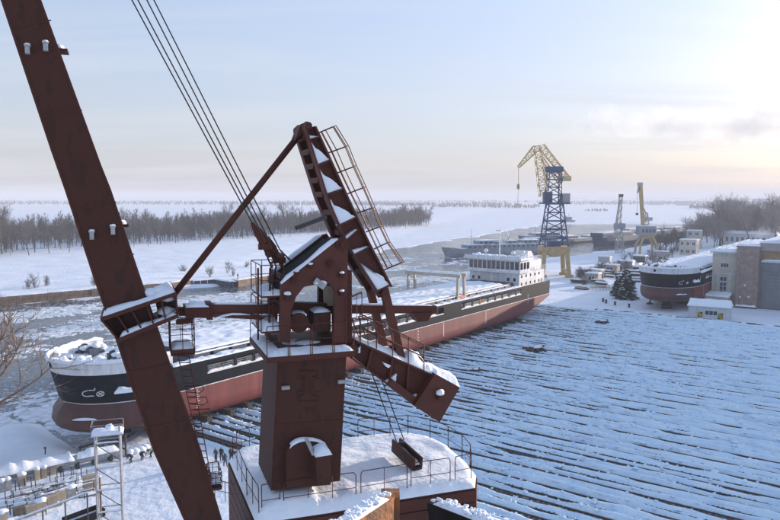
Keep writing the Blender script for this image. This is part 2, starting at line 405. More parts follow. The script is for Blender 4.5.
# ================================================================== SETTING
AXD = Vector((0.594, 0.8045, 0)).normalized()        # bow -> stern direction of the ships
AXN = Vector((AXD.y, -AXD.x, 0))                     # towards the yard hall (right / near side)
SHIP_RZ = math.atan2(AXD.y, AXD.x)
BOW = Vector((-43.9, 89.7, 1.4))
SHIP_L, SHIP_B = 138.0, 8.5
def sl(s, n, z=0.0):                                 # slip coordinates: s along ship from bow, n to the near side
    p = BOW + AXD * s + AXN * n
    return Vector((p.x, p.y, z))
def xy(v): return (v.x, v.y)
shore = [xy(pz(-420, 520, -2)), xy(pz(-60, 447, -2)), xy(pz(40, 421, -2)), xy(sl(4, 2)), xy(sl(22, -7)), xy(sl(60, -12)), xy(sl(138, -13)), xy(pz(478, 274, -2)), xy(pz(520, 264, -2)), xy(pz(590, 255, -2)), xy(pz(660, 245, -2)), xy(pz(720, 236, -2))]
far_edge = [xy(pz(720, 225, -2)), xy(pz(620, 223, -2)), xy(pz(545, 226, -2)), xy(pz(480, 236, -2)), xy(pz(400, 248, -2)), xy(pz(330, 262, -2)), xy(pz(272, 279, -2)), xy(pz(214, 286, -2)), xy(pz(170, 291, -2)), xy(pz(0, 306, -2)), xy(pz(-300, 336, -2))]
WPOLY = np.array(shore + far_edge)
def poly_sd(px_, py_, poly):
    inside = np.zeros(px_.shape, bool); d = np.full(px_.shape, 1e9); n = len(poly)
    for i in range(n):
        x1, y1 = poly[i]; x2, y2 = poly[(i + 1) % n]
        if abs(y2 - y1) > 1e-9:
            c = ((y1 > py_) != (y2 > py_)) & (px_ < (x2 - x1) * (py_ - y1) / (y2 - y1) + x1); inside ^= c
        L2 = (x2 - x1) ** 2 + (y2 - y1) ** 2
        tt = np.clip(((px_ - x1) * (x2 - x1) + (py_ - y1) * (y2 - y1)) / L2, 0, 1)
        d = np.minimum(d, np.hypot(px_ - x1 - tt * (x2 - x1), py_ - y1 - tt * (y2 - y1)))
    return np.where(inside, -d, d)
def axis_coords(lo, hi, fine, step, far, g=1.09):
    c = list(np.arange(lo, hi + 1e-6, step)); s = step
    while c[-1] < far[1]: s *= g; c.append(c[-1] + s)
    s = step
    while c[0] > far[0]: s *= g; c.insert(0, c[0] - s)
    return np.array(c)
gx = axis_coords(-150, 210, 2, 1.6, (-8500, 8500)); gy = axis_coords(30, 560, 2, 1.9, (-300, 9500))
X, Y = np.meshgrid(gx, gy)
sd = poly_sd(X, Y, WPOLY)
_jit = np.array([[mnoise.fractal(Vector((x * .035, y * .035, 7)), 1.0, 2.0, 3) if (-300 < x < 420 and 20 < y < 900) else 0.0 for x in gx] for y in gy])
sd = sd + _jit * np.where(Y > 250, 7.0, 1.2)
def side_line(a, b, px_, py_): return (b[0] - a[0]) * (py_ - a[1]) - (b[1] - a[1]) * (px_ - a[0])
# which side of the river: distance to the near shore against distance to the far edge
def line_d(poly):
    d = np.full(X.shape, 1e9)
    for i in range(len(poly) - 1):
        x1, y1 = poly[i]; x2, y2 = poly[i + 1]; L2 = (x2 - x1) ** 2 + (y2 - y1) ** 2
        tt = np.clip(((X - x1) * (x2 - x1) + (Y - y1) * (y2 - y1)) / L2, 0, 1)
        d = np.minimum(d, np.hypot(X - x1 - tt * (x2 - x1), Y - y1 - tt * (y2 - y1)))
    return d
dn, df = line_d(shore), line_d(far_edge)
near = dn <= df
A, B_ = pz(300, 262, 0), pz(445, 221, 0)
leftbank = side_line(xy(A), xy(B_), X, Y) / (B_ - A).length   # >0 on the left bank
e1, e2 = pz(690, 236, 0), pz(730, 214, 0)
rightbank = -side_line(xy(e1), xy(e2), X, Y) / (e2 - e1).length   # >0 on the town side
T = np.where(near, 0.0, -1.72 + 2.5 * np.clip(leftbank / 40, 0, 1))
T = np.where((rightbank > 0) & (Y > 300), np.clip(rightbank / 60, 0, 1) * 3.0 + np.clip((rightbank - 100) / 500, 0, 1) * 14, T)
nz = np.zeros(X.shape); nz2 = np.zeros(X.shape)
for j in range(X.shape[0]):
    for i in range(X.shape[1]):
        x, y = X[j, i], Y[j, i]
        if -400 < x < 500 and 20 < y < 800:
            nz[j, i] = mnoise.fractal(Vector((x * 0.08, y * 0.08, 0)), 1.0, 2.0, 3)
            if x < 250 and y < 330: nz2[j, i] = mnoise.fractal(Vector((x * 0.4, y * 0.4, 5)), 1.0, 2.0, 2)
        else: nz[j, i] = 0.7 * mnoise.noise(Vector((x * 0.006, y * 0.006, 3)))
slope = np.where(near, 0.55, 0.9)
Z = np.where(sd > 0, np.minimum(-2.05 + sd * slope, T) + 0.22 * nz * np.clip(sd / 6, 0, 1) + 0.10 * nz2 * np.clip(sd / 6, 0, 1), np.maximum(-2.05 + sd * 0.6, -5))
_S = (X - BOW.x) * AXD.x + (Y - BOW.y) * AXD.y; _N = (X - BOW.x) * AXN.x + (Y - BOW.y) * AXN.y
Z = np.where((_S > 13.5) & (_S < 150.5) & (_N > -11.5) & (_N < 147), np.minimum(Z, -0.45), Z)
ny, nx = X.shape
idx = np.arange(nx * ny).reshape(ny, nx)
faces = np.stack([idx[:-1, :-1], idx[:-1, 1:], idx[1:, 1:], idx[1:, :-1]], -1).reshape(-1, 4)
me = bpy.data.meshes.new('ground')
me.from_pydata(np.stack([X, Y, Z], -1).reshape(-1, 3).tolist(), [], faces.tolist())
me.materials.append(M['snow_ground']); me.polygons.foreach_set('use_smooth', [True] * len(me.polygons)); me.update()
go = bpy.data.objects.new('ground', me); col.objects.link(go); struct(go)
def gz(x, y):
    i = min(max(int(np.searchsorted(gx, x)), 1), nx - 1); j = min(max(int(np.searchsorted(gy, y)), 1), ny - 1)
    tx = (x - gx[i - 1]) / (gx[i] - gx[i - 1]); ty = (y - gy[j - 1]) / (gy[j] - gy[j - 1])
    return float((Z[j - 1, i - 1] * (1 - tx) + Z[j - 1, i] * tx) * (1 - ty) + (Z[j, i - 1] * (1 - tx) + Z[j, i] * tx) * ty)

# river water sheet (a little larger than the river, under the banks)
mb = MB()
mb.add([(-320, 10, -2.0), (420, 10, -2.0), (420, 900, -2.0), (-320, 900, -2.0)], [(0, 1, 2, 3)])
struct(mb.build('river', 'river_water'))

# ice floes drifting on the river
mb = MB(); rnd = random.Random(3); cnt = 0
bx0, bx1, by0, by1 = -170, 120, 70, 420
CX = np.array([rnd.uniform(bx0, bx1) for _ in range(110000)]); CY = np.array([by0 + (by1 - by0) * rnd.random() ** 1.4 for _ in range(110000)])
csd = poly_sd(CX, CY, WPOLY)
for x, y, s_ in zip(CX, CY, csd):
    if s_ > -0.8 or cnt > 26000: continue
    vis = abs(x) < y * 0.6 + 6
    if not vis: continue
    a_ = AXD.x * x + AXD.y * y; c_ = AXN.x * x + AXN.y * y
    dens = mnoise.fractal(Vector((a_ * 0.012, c_ * 0.04, 1)), 1.0, 2.0, 4)
    if dens < -0.03 + 0.42 * rnd.random() ** 1.5: continue
    r = (0.16 + 1.7 * rnd.random() ** 4) * (1 + y / 500)
    if s_ > -6: r *= 1.4
    k = rnd.randint(5, 8); a0 = rnd.random() * 6; h = rnd.uniform(0.02, 0.09); el = rnd.uniform(0.6, 1)
    rot = rnd.random() * 3.1
    ring = []
    for i in range(k):
        a = a0 + 2 * math.pi * i / k; rr = r * rnd.uniform(0.7, 1.15)
        dx, dy = rr * math.cos(a), rr * el * math.sin(a)
        ring.append((x + dx * math.cos(rot) - dy * math.sin(rot), y + dx * math.sin(rot) + dy * math.cos(rot)))
    tl = (rnd.uniform(-0.05, 0.05), rnd.uniform(-0.05, 0.05))
    o = len(mb.v)
    mb.add([(p[0], p[1], -2.02) for p in ring] + [(x + (p[0] - x) * 0.9, y + (p[1] - y) * 0.9, -2.0 + h + (p[0] - x) * tl[0] + (p[1] - y) * tl[1]) for p in ring],
           [tuple(range(k, 2 * k))] + [(i, (i + 1) % k, k + (i + 1) % k, k + i) for i in range(k)])
    cnt += 1
o = mb.build('ice_floes', 'rough_ice'); tag(o, 'broken ice floes drifting on the dark river', 'ice', kind='stuff')

# stone quay on the far bank: blocks and coping
q_pts = [pz(-300, 331, -2), pz(0, 306, -2), pz(170, 290.5, -2), pz(190, 287.5, -2)]
quay = empty('stone_quay', (q_pts[1].x, q_pts[1].y, -2.3))
tag(quay, 'long low brown stone quay wall on the far river bank', 'quay wall')
O = quay.location.copy()
rnd = random.Random(5); shared = {}
for a, b in zip(q_pts[:-1], q_pts[1:]):
    d = (b - a); Lq = d.length; d = d.normalized(); rz = math.atan2(d.y, d.x); n = max(1, int(Lq / 4.6))
    nrm = Vector((-d.y, d.x, 0))
    for i in range(n):
        if (a + d * (Lq * i / n)).x < -190: continue
        key = (rnd.randint(0, 3), round(Lq / n, 1))
        if key not in shared:
            hh = 3.25 + 0.12 * key[0] * 0.4; mbk = MB().box((0, 0, hh / 2), (Lq / n - 0.14, 1.7 + 0.05 * key[0], hh)); shared[key] = mesh_only(mbk, 'stone_block', 'quay_stone')
        ob = bpy.data.objects.new('stone_block', shared[key]); col.objects.link(ob); ob.parent = quay
        c = a + d * (Lq * (i + 0.5) / n) + nrm * (0.5 + rnd.uniform(-0.06, 0.06)); ob.location = (c.x - O.x, c.y - O.y, -0.02 + rnd.uniform(-0.05, 0.05)); ob.rotation_euler.z = rz
    mb = MB(); p0 = a + nrm * 0.9 - O; p1 = b + nrm * 0.9 - O
    mb.snow_strip([(p0.x, p0.y, 3.22), (p1.x, p1.y, 3.22)], 2.6, 0.45, 1.5, 1)
    mb.build('snow_cap', 'snow', quay, True)
# dark sheet-pile pocket and the pier head at the end of the quay
pp = [pz(190, 287.5, -2), pz(214, 285.5, -2), pz(233, 288.5, -2)]
pier = empty('sheet_pile_wall', (pp[0].x, pp[0].y, -2.3)); tag(pier, 'dark steel sheet-pile wall at the end of the stone quay', 'wall')
O = pier.location.copy(); pile = None
for a, b in zip(pp[:-1], pp[1:]):
    d = b - a; n = int(d.length / 1.3); rz = math.atan2(d.y, d.x)
    for i in range(n):
        if pile is None:
            ob = MB().box((0, 0, 1.4), (1.15, 0.5, 2.9)).build('sheet_pile', 'navy', pier); pile = ob.data
        else:
            ob = bpy.data.objects.new('sheet_pile', pile); col.objects.link(ob); ob.parent = pier
        c = a + d * ((i + 0.5) / n) - O; ob.location = (c.x, c.y + (0.25 if i % 2 else 0) + 0.3, 0); ob.rotation_euler.z = rz
    mb = MB(); mb.snow_strip([(a.x - O.x, a.y - O.y + 1.6, 2.72), (b.x - O.x, b.y - O.y + 1.6, 2.72)], 3.0, 0.4, 1.2, 2); mb.build('snow_cap', 'snow', pier, True)
ph = empty('pier_head', (pz(238, 287, -2).x, pz(238, 287, -2).y, -2.3)); tag(ph, 'brown boarded pier head with beacon beyond the ship', 'pier')
O = ph.location.copy(); e = pz(300, 276, -2); d = Vector((e.x - O.x, e.y - O.y, 0)); rz = math.atan2(d.y, d.x); n = 9
MB().b2((0, 0.2, -0.02), (d.length, 4.5, 2.9)).build('core', 'timber', ph, rz=rz)
pb = None
for i in range(n):
    wx = d.length / n
    ob = MB().b2((i * wx + 0.1, -0.15, 0.02), ((i + 1) * wx - 0.1, 0.19, 2.7 + 0.1 * (i % 2))).build('board', 'quay_stone', ph, rz=rz)
mb = MB(); mb.snow_strip([(0, 2.4, 2.85), (d.length, 2.4, 2.85)], 4.6, 0.45, 1.0, 3); mb.build('snow_cap', 'snow', ph, True, rz=rz)
mb = MB(); mb.tube((1.2, 1, 2.8), (1.2, 1, 4.6), 0.16); mb.tube((1.2, 1, 4.6), (1.2, 1, 5.1), 0.4, 0.3, 8); mb.tube((1.2, 1, 5.1), (1.2, 1, 6.0), 0.08); mb.build('beacon', 'dark_steel', ph, rz=rz)

# ------------------------------------------------------------------ slipway: snow ridges between the tracks
SP = 3.9; S0, S1, N0, N1 = 14.0, 150.0, -12.0, 150.0
ss = np.arange(S0 - 3, S1 + 3, 0.30); nn = np.concatenate([np.arange(N0, 60, 0.55), np.arange(60, N1, 1.1)])
vs = []
for s_ in ss:
    for n_ in nn:
        ph_ = ((s_ - S0) / SP + 0.05 * mnoise.noise(Vector((s_ * .3, n_ * .05, 11)))) % 1.0
        ridge = 0.5 - 0.5 * math.cos(2 * math.pi * ph_)                  # 0 at the track, 1 between
        wob = 0.10 * mnoise.noise(Vector((s_ * .25, n_ * .06, 21)))
        sub = abs(math.sin(math.pi * (2 * ph_ + wob * 2)))               # two sharp snow ridges per bay
        p = sl(s_, n_)
        nzv = mnoise.fractal(Vector((s_ * 0.5, n_ * 0.13, 2)), 1.0, 2.0, 4)
        row = mnoise.noise(Vector((int((s_ - S0) / SP + .5) * 7.3, n_ * 0.022, 9)))   # each track lies deeper or shallower
        lump = max(0.0, mnoise.noise(Vector((s_ * 0.9, n_ * 0.4, 4)))) ** 2
        cover = 0.07 * max(0, min(1, (n_ - 10) / 60.0)) - 0.17 * max(0.0, min(1.0, (46 - n_) / 34.0))
        fine = mnoise.fractal(Vector((s_ * 1.1, n_ * 0.8, 6)), 1.0, 2.0, 2)
        bay = min(1.0, ridge * 2.2)
        z = 0.05 + 0.17 * bay + 0.58 * (sub ** 1.5) * (0.25 + 0.75 * bay) * (1 + 0.5 * nzv) + 0.09 * nzv + 0.10 * row + 0.28 * lump * ridge + cover + 0.06 * fine * (0.25 + bay) - 0.12 * (1 - bay)
        ed = min((s_ - S0 + 3) / 3.0, (S1 + 3 - s_) / 3.0, 1.0, (N1 - n_) / 4.0)
        vs.append((p.x, p.y, max(0.02, z) if ed > 0.99 else z * max(ed, 0) - 0.45 * (1 - ed)))
a, b = len(ss), len(nn)
idx = np.arange(a * b).reshape(a, b)
fc = np.stack([idx[:-1, :-1], idx[:-1, 1:], idx[1:, 1:], idx[1:, :-1]], -1).reshape(-1, 4)[:, ::-1]
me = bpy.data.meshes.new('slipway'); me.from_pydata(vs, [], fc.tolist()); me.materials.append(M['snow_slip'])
me.polygons.foreach_set('use_smooth', [True] * len(me.polygons)); me.update()
o = bpy.data.objects.new('slipway', me); col.objects.link(o); struct(o)
rc = random.Random(91); mb = MB(); Zs = np.array(vs).reshape(a, b, 3)
for _ in range(34000):
    j_ = int(b * rc.random() ** 1.15); i_ = rc.randrange(12, a - 12)
    q = Zs[i_, j_]
    if q[2] < Zs[i_ - 3, j_, 2] + .05 and rc.random() < .75: continue
    k_ = rc.uniform(.09, .26) * (1.8 if rc.random() < .12 else 1); o_ = [Vector((rc.uniform(.6, 1.5) * k_ * dx, rc.uniform(.6, 1.5) * k_ * dy, rc.uniform(.4, .9) * k_ * dz)) for dx, dy, dz in ((1, 0, 0), (0, 1, 0), (-1, 0, 0), (0, -1, 0), (.2, .1, 1))]
    c_ = Vector((q[0] + rc.uniform(-.3, .3), q[1] + rc.uniform(-.3, .3), q[2] - .02))
    mb.add([c_ + v_ for v_ in o_], [(0, 1, 4), (1, 2, 4), (2, 3, 4), (3, 0, 4)])
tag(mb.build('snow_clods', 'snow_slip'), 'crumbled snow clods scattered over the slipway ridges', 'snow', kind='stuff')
# the launching tracks themselves: twin rails with timbers, half buried
rnd = random.Random(11)
tl = 118.0
mb = MB()
for i in range(int(tl / 0.62)):
    if rnd.random() < 0.12: continue
    x = i * 0.62 + rnd.uniform(-0.08, 0.08); lw = rnd.uniform(0.55, 0.8)
    mb.box((x, 0.3, 0.13), (0.26, lw * .62, 0.3 + rnd.uniform(-0.06, 0.06)), rnd.uniform(-0.06, 0.06))
    mb.box((x + 0.05, -0.3, 0.13), (0.26, lw * .62, 0.3 + rnd.uniform(-0.06, 0.06)), rnd.uniform(-0.06, 0.06))
tim = mesh_only(mb, 'sleepers', 'timber')
mb = MB()
for i in range(int(tl / 0.5)):
    if rnd.random() < 0.2: continue
    mb.box((i * .5 + rnd.uniform(-.06, .06), rnd.uniform(-.04, .04), .17), (rnd.uniform(.12, .3), rnd.uniform(.2, .34), .3 + rnd.uniform(-.05, .05)), rnd.uniform(-.12, .12))
mb.b2((0, -.06, .0), (tl, .06, .30))
tim2 = mesh_only(mb, 'side_timbers', 'timber')
mr = MB(); mr.b2((0, -0.06, 0.2), (tl, 0.06, 0.36)); rl = mesh_only(mr, 'rail', 'steel_rust')
NT = int((S1 - S0) / SP) + 1
for k in range(NT):
    p = sl(S0 + k * SP, -9.0, 0.145)
    tr = empty('slipway_track', p, math.atan2(AXN.y, AXN.x))
    tag(tr, 'half-buried slipway track with dark timbers, ' + ordw(k) + ' counted from the ship bow', 'track', 'slipway tracks under the snow')
    ob = bpy.data.objects.new('sleepers', tim); col.objects.link(ob); ob.parent = tr; ob['kind'] = 'stuff'; ob.location.x = rnd.uniform(-3, 3)
    for dy_ in (SP / 2,):
        ob = bpy.data.objects.new('side_timbers', tim2); col.objects.link(ob); ob.parent = tr; ob['kind'] = 'stuff'; ob.location = (rnd.uniform(-5, 3), dy_, rnd.uniform(.0, .1))
    for sgn in (-1, 1):
        ob = bpy.data.objects.new('rail', rl); col.objects.link(ob); ob.parent = tr; ob.location.y = 0.3 * sgn
# dark stone edge across the head of the slipway
kerb = empty('slipway_edge_kerb', sl(S1 + 1.5, 18)); tag(kerb, 'dark broken stone kerb line along the far edge of the slipway', 'kerb')
rnd = random.Random(2); kr = math.atan2(AXN.y, AXN.x)
for i in range(62):
    L_ = 1.7 + rnd.random() * 0.5
    MB().box((i * 2.1, rnd.uniform(-.1, .1), 0.3), (L_, 0.7, rnd.uniform(0.55, 0.95))).build('kerb_stone', 'timber', kerb, rz=kr)
mb = MB()
for i in range(24):
    mb.blob(Vector((math.cos(kr), math.sin(kr), 0)) * (i * 5.4 + rnd.uniform(-1, 1)) + Vector((0, 0, 0.5)), (rnd.uniform(.8, 1.6), .8, .35), i)
mb.build('snow_cap', 'snow', kerb, True)

# ================================================================== SHIPS
def hull_half(x, z, L=SHIP_L, B=SHIP_B):
    zs = [-0.1, 0.0, 0.5, 1.2, 2.2, 3.4, 4.5, 6.2, 8.6, 10.3]; x0s = [5.0, 4.2, 1.8, 0.6, 0.1, 0.4, 1.3, 0.9, 0.3, 0.0]
    lbs = [22, 21, 19, 17.5, 16, 15, 15, 14, 12.5, 11.5]
    x0 = float(np.interp(z, zs, x0s)); lb = float(np.interp(z, zs, lbs))
    tt = min(max((x - x0) / lb, 0.0), 1.0)
    b = B * math.sqrt(max(0.0, 1 - (1 - tt) ** 2.3))
    if z < 1.2: b -= (1.2 - z) ** 2 * 0.6
    return max(b, 0.0)
def shell(mb, xs, zs, mi, L=SHIP_L, stern=True, keel=0.0):
    # both sides, rows by height
    for sgn in (-1, 1):
        o = len(mb.v); nz_ = len(zs)
        for x in xs:
            lift = max(0.0, (x - (L - 24)) / 24) ** 1.6 * 4.0 if stern else 0.0
            for z in zs:
                zz = max(z, lift) if stern else z
                zi = z
                b = hull_half(x, zz)
                xx = x
                x0 = float(np.interp(zi, [0.0, 0.5, 1.2, 2.2, 3.4, 4.5, 6.2, 8.6, 10.3], [4.2, 1.8, 0.6, 0.1, 0.4, 1.3, 0.9, 0.3, 0.0]))
                if x <= x0: xx = x0; b = 0.0
                mb.v.append((xx, sgn * b, zz))
        for i in range(len(xs) - 1):
            for j in range(nz_ - 1):
                q = (o + i * nz_ + j, o + (i + 1) * nz_ + j, o + (i + 1) * nz_ + j + 1, o + i * nz_ + j + 1)
                mb.f.append(q if sgn < 0 else q[::-1]); mb.m.append(mi[j])
bow_x = [0, 0.15, 0.4, 0.8, 1.3, 2, 2.8, 3.8, 5, 6.5, 8.2, 10, 12.2, 14.5, 17, 20, 24]
def make_ship(loc, full=True):
    root = empty('cargo_ship', loc, SHIP_RZ)
    L, B = SHIP_L, SHIP_B
    mb = MB(); zs = [0, 0.15, 0.5, 1.2, 2.2, 3.4, 4.5, 4.62, 6.2]
    xs = bow_x + list(np.arange(30, L - 24, 6)) + list(np.arange(L - 24, L + 0.1, 2.0))
    shell(mb, xs, zs, [0, 0, 0, 0, 0, 0, 2, 1])
    # bottom, transom
    n = len(zs)
    nx_ = len(xs)
    for i in range(nx_ - 1):
        a, b = i * n, (i + 1) * n; o2 = nx_ * n
        mb.f.append((a, a + o2, b + o2, b)); mb.m.append(0)
    la = (nx_ - 1) * n; mb.f.append(tuple([la + j for j in range(n)] + [la + nx_ * n + j for j in range(n - 1, -1, -1)])); mb.m.append(1)
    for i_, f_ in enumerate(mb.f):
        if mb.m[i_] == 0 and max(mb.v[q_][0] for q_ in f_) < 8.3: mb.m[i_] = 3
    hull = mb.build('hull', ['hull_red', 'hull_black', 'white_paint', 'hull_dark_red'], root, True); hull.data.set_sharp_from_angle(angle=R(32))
    # weld seams / draught marks as proud strips on the near side
    mb = MB()
    for x in (34, 58, 82, 101): mb.b2((x, -B - 0.02, 1.3), (x + 0.22, -B + 0.1, 4.4))
    mb.build('hull_seam', 'white_paint', hull)
    for (xm, zc) in ((16.0, 1.6), (72.0, 1.6), (124.0, 3.2)):
        mb = MB()
        for j in range(9): mb.b2((xm, -B - .03, zc + j * .32), (xm + (.5 if j % 2 else .28), -B + .05, zc + j * .32 + .09))
        mb.build('draught_marks', 'white_paint', hull)['kind'] = 'stuff'
    # forecastle shell: black then white bulwark
    mb = MB(); xf = [x for x in bow_x if x <= 12.2]
    shell(mb, xf, [6.2, 7.4, 8.6, 8.601, 9.4, 10.2], [0, 0, 1, 1, 1], stern=False)
    # aft bulkhead of the forecastle
    b = hull_half(12.2, 8.0); mb.cm = 1; mb.b2((12.0, -b + .02, 6.2), (12.19, b - .02, 9.0))
    fc_ = mb.build('forecastle', ['hull_black', 'white_paint'], root, True); fc_.data.set_sharp_from_angle(angle=R(32))
    mb = MB(); pts = [(x, -hull_half(x, 8.8) + .05, 8.8) for x in xf] + [(x, hull_half(x, 8.8) - .05, 8.8) for x in reversed(xf[1:])]
    mb.add(pts, [tuple(range(len(pts)))]); mb.build('forecastle_deck', 'dark_steel', root)
    sn = snow_poly([(p[0], p[1] * 0.97, 8.82) for p in pts], 0.55, 0.6, 0.6, 4, 0.5); sn.build('snow', 'snow', root, True)
    # bulwark cap with snow lumps
    mb = MB(); P = [(x, -hull_half(x, 10.2), 10.2) for x in xf]; Q = [(x, hull_half(x, 10.2), 10.2) for x in xf]
    mb.snow_strip(P[::-1] + Q[1:], 0.5, 0.42, 0.35, 6); mb.build('bulwark_snow', 'snow', root, True)
    # clutter on the forecastle: windlasses, bollards, vents under snow
    rnd = random.Random(4)
    for y in (-3.6, 3.6):
        wl = MB(); ax = Matrix.Rotation(math.pi / 2, 3, 'X')
        wl.lathe((7, y + 1.2, 10.1), [(0.75, 0), (0.75, 0.15), (0.45, 0.2), (0.45, 2.2), (0.75, 2.25), (0.75, 2.4)], 12, ax)
        wl.b2((6.3, y - 1.5, 8.9), (7.7, y - 1.25, 10.5)); wl.b2((6.3, y + 1.25, 8.9), (7.7, y + 1.5, 10.5)); wl.b2((7.8, y - .8, 8.9), (9, y + .8, 9.9))
        wo = wl.build('windlass', 'navy', root)
        s_ = MB()
        for i in range(10): s_.blob((7 + rnd.uniform(-.6, 1.6), y + rnd.uniform(-1.4, 1.4), 10.5 + rnd.uniform(-.3, .3)), (0.7, 0.6, 0.35), i)
        s_.build('snow', 'snow', wo, True)
    for (x, y) in ((2.6, -2.2), (2.6, 2.2), (5.5, -5.6), (5.5, 5.6), (9.8, -6.8), (9.8, 6.8), (10.6, -2.0), (10.8, 1.8)):
        bo = MB()
        for dx in (0, 0.9): bo.tube((x + dx, y, 8.8), (x + dx, y, 9.9), 0.26, n=8)
        bo.b2((x - .4, y - .35, 8.85), (x + 1.3, y + .35, 9.05)); bo = bo.build('bollard', 'navy', root)
        s_ = MB()
        for dx in (0, 0.9): s_.blob((x + dx, y, 9.95), (0.42, 0.42, 0.26), x + y + dx)
        s_.build('snow', 'snow', bo, True)
    s_ = MB()
    for i in range(90):
        x = rnd.uniform(1.0, 11.7); bb = hull_half(x, 9) - 0.6; s_.blob((x, rnd.uniform(-bb, bb), 9.2 + rnd.uniform(0, .5)), (rnd.uniform(.3, .95), rnd.uniform(.25, .7), rnd.uniform(.15, .36)), i)
    s_ = s_.build('snow_heap', 'snow', root, True); s_['kind'] = 'stuff'
    # hawse openings, anchors, anchor shelf
    for (x, z, r) in ((.28, 9.5, .4), (11.2, 9.5, .36)):
        for sg in ((1,) if x < 1 else (-1, 1)):
            y = hull_half(x, z) * sg; y2 = hull_half(x + .3, z) * sg; d = Vector((.3, y2 - y, 0)).normalized(); nrm = Vector((d.y, -d.x, 0)) * (1 if sg < 0 else -1)
            c = Vector((x, y, z)); h_ = MB(); h_.tube(c - nrm * 0.2, c + nrm * 0.06, r, n=12); h_.build('hawse_hole', 'black_paint', root)
    def on_hull(pl, z, x0, name, mt, th=0.04, off=0.02):
        # strokes drawn on the near-side hull at station x0 + dx
        k = MB()
        for st in pl:
            for (a, b_) in zip(st[:-1], st[1:]):
                ends = []
                for (dx, dz) in (a, b_): ends.append(Vector((x0 + dx, -hull_half(x0 + dx, z + dz) - off, z + dz)))
                k.tube(ends[0], ends[1], th, n=5)
        return k.build(name, mt, root)
    def hx(u, z):                                     # station on the near side seen at pixel column u
        best = min((abs(proj(Vector(loc) + AXD * x + AXN * hull_half(x, z) + Vector((0, 0, z)))[0] - u), x) for x in np.arange(0.2, 20, .04)); return best[1]
    HX = lambda u, z, d: hx(u, z) if full else d
    arc = lambda cx, cz, r, a0, a1, n=8: [(cx + r * math.cos(R(a0 + (a1 - a0) * i / n)), cz + r * math.sin(R(a0 + (a1 - a0) * i / n))) for i in range(n + 1)]
    on_hull([arc(0, 0, .42, 100, 300) + [(0.55, -.36)], [(0, .45), (.5, .45), (.5, .75)]], 6.1, HX(88, 6.1, 3.4), 'bulb_mark', 'white_paint', .07)
    on_hull([arc(0, 0, .34, 0, 360, 12), [(-.2, -.2), (.2, .2)], [(-.2, .2), (.2, -.2)]], 6.0, HX(100.5, 6.0, 5.3), 'thruster_mark', 'white_paint', .055)
    x0 = HX(113, 6.2, 7.0); ys = MB()
    P = [(x0 + i * .5, -hull_half(x0 + i * .5, 6.3), 6.3) for i in range(8)]
    for a, b_ in zip(P[:-1], P[1:]): ys.b2((a[0], a[1] - .55, 5.75), (b_[0], a[1] + .6, 6.0))
    ys = ys.build('anchor_shelf', 'hull_black', root); s_ = MB(); s_.snow_strip([(p[0], p[1] - .25, 6.0) for p in P], 0.75, 0.75, .3, 3); s_.build('snow', 'snow', ys, True)
    k = MB(); P = [(x, -hull_half(x, 2.7) - .12, 2.7) for x in np.linspace(HX(72, 2.7, 2), HX(96, 2.7, 5), 9)]; k.snow_strip(P, .3, .32, .25, 9); k.build('frost_patch', 'snow', root, True)
    # side gallery: black bulwark with openings and grilles
    Lg = 120.0
    def bw(x0, x1, name='bulwark'):
        for sg in (-1, 1):
            MB().b2((x0, sg * B - .09, 6.2), (x1, sg * B + .09, 8.25)).build(name, 'hull_black', root)
    bw(12.2, 18.0); bw(82, 89.5); bw(Lg, L - .02)
    posts = [23.2]; 
    while posts[-1] < Lg - 4: posts.append(posts[-1] + 3.75)
    for sg in (-1, 1):
        y = sg * B
        for a, b_ in ((18.0, 82.0), (89.5, Lg)):
            MB().b2((a + .002, y - .092, 7.75), (b_ - .002, y + .092, 8.25)).build('top_rail', 'hull_black', root)
            MB().b2((a + .002, y - .091, 6.2), (b_ - .002, y + .091, 6.42)).build('sill', 'white_paint', root)
    prev = 18.0; gm = {}
    for x in posts + [Lg]:
        if 80 < x < 92: prev = x; continue
        y = -B
        MB().b2((x - .28, y - .088, 6.42), (x + .28, y + .088, 7.75)).build('post', 'hull_black', root)
        g = MB(); a, b_ = prev + .3, x - .3
        for zz in (6.7, 7.0, 7.3): g.tube((a, y, zz), (b_, y, zz), .04, n=4)
        nb = int((b_ - a) / .9)
        for i in range(nb + 1): g.tube((a + (b_ - a) * i / nb, y, 6.42), (a + (b_ - a) * i / nb, y, 7.3), .04, n=4)
        g.build('railing', 'galvanised', root)
        k = MB(); k.snow_strip([(a, y + .25, 6.42), (b_, y + .25, 6.42)], .6, .28, .4, x); k.build('snow', 'snow', root, True)
        prev = x
    # deck, inner coaming wall, hatch covers
    MB().b2((12.2, -B + .1, 6.1), (L - .1, B - .1, 6.25)).build('main_deck', 'dark_steel', root)
    MB().b2((16.0, -6.9, 6.25), (Lg - 2, 6.9, 8.28)).build('hatch_coaming', 'navy', root)
    for sg in (-1, 1):
        y0, y1 = (-B + .095, -6.9) if sg < 0 else (6.9, B - .095)
        MB().b2((12.3, y0, 8.1), (Lg, y1, 8.24)).build('side_walkway', 'dark_steel', root)
        sn = snow_poly([(12.3, y0 - .15, 8.255), (Lg, y0 - .15, 8.255), (Lg, y1, 8.255), (12.3, y1, 8.255)] if sg < 0 else [(12.3, y0, 8.255), (Lg, y0, 8.255), (Lg, y1 + .15, 8.255), (12.3, y1 + .15, 8.255)], 0.22, 0.6, 0.25, 3, .5)
        sn.build('walkway_snow', 'snow', root, True)
    x = 17.0; i = 0
    while x < Lg - 5:
        for sg in (-1, 1):
            MB().b2((x, sg * 6.7 - .16, 8.28), (x + 2.9, sg * 6.7 + .16, 8.95)).build('hatch_bracket', 'navy', root)
        x += 3.6
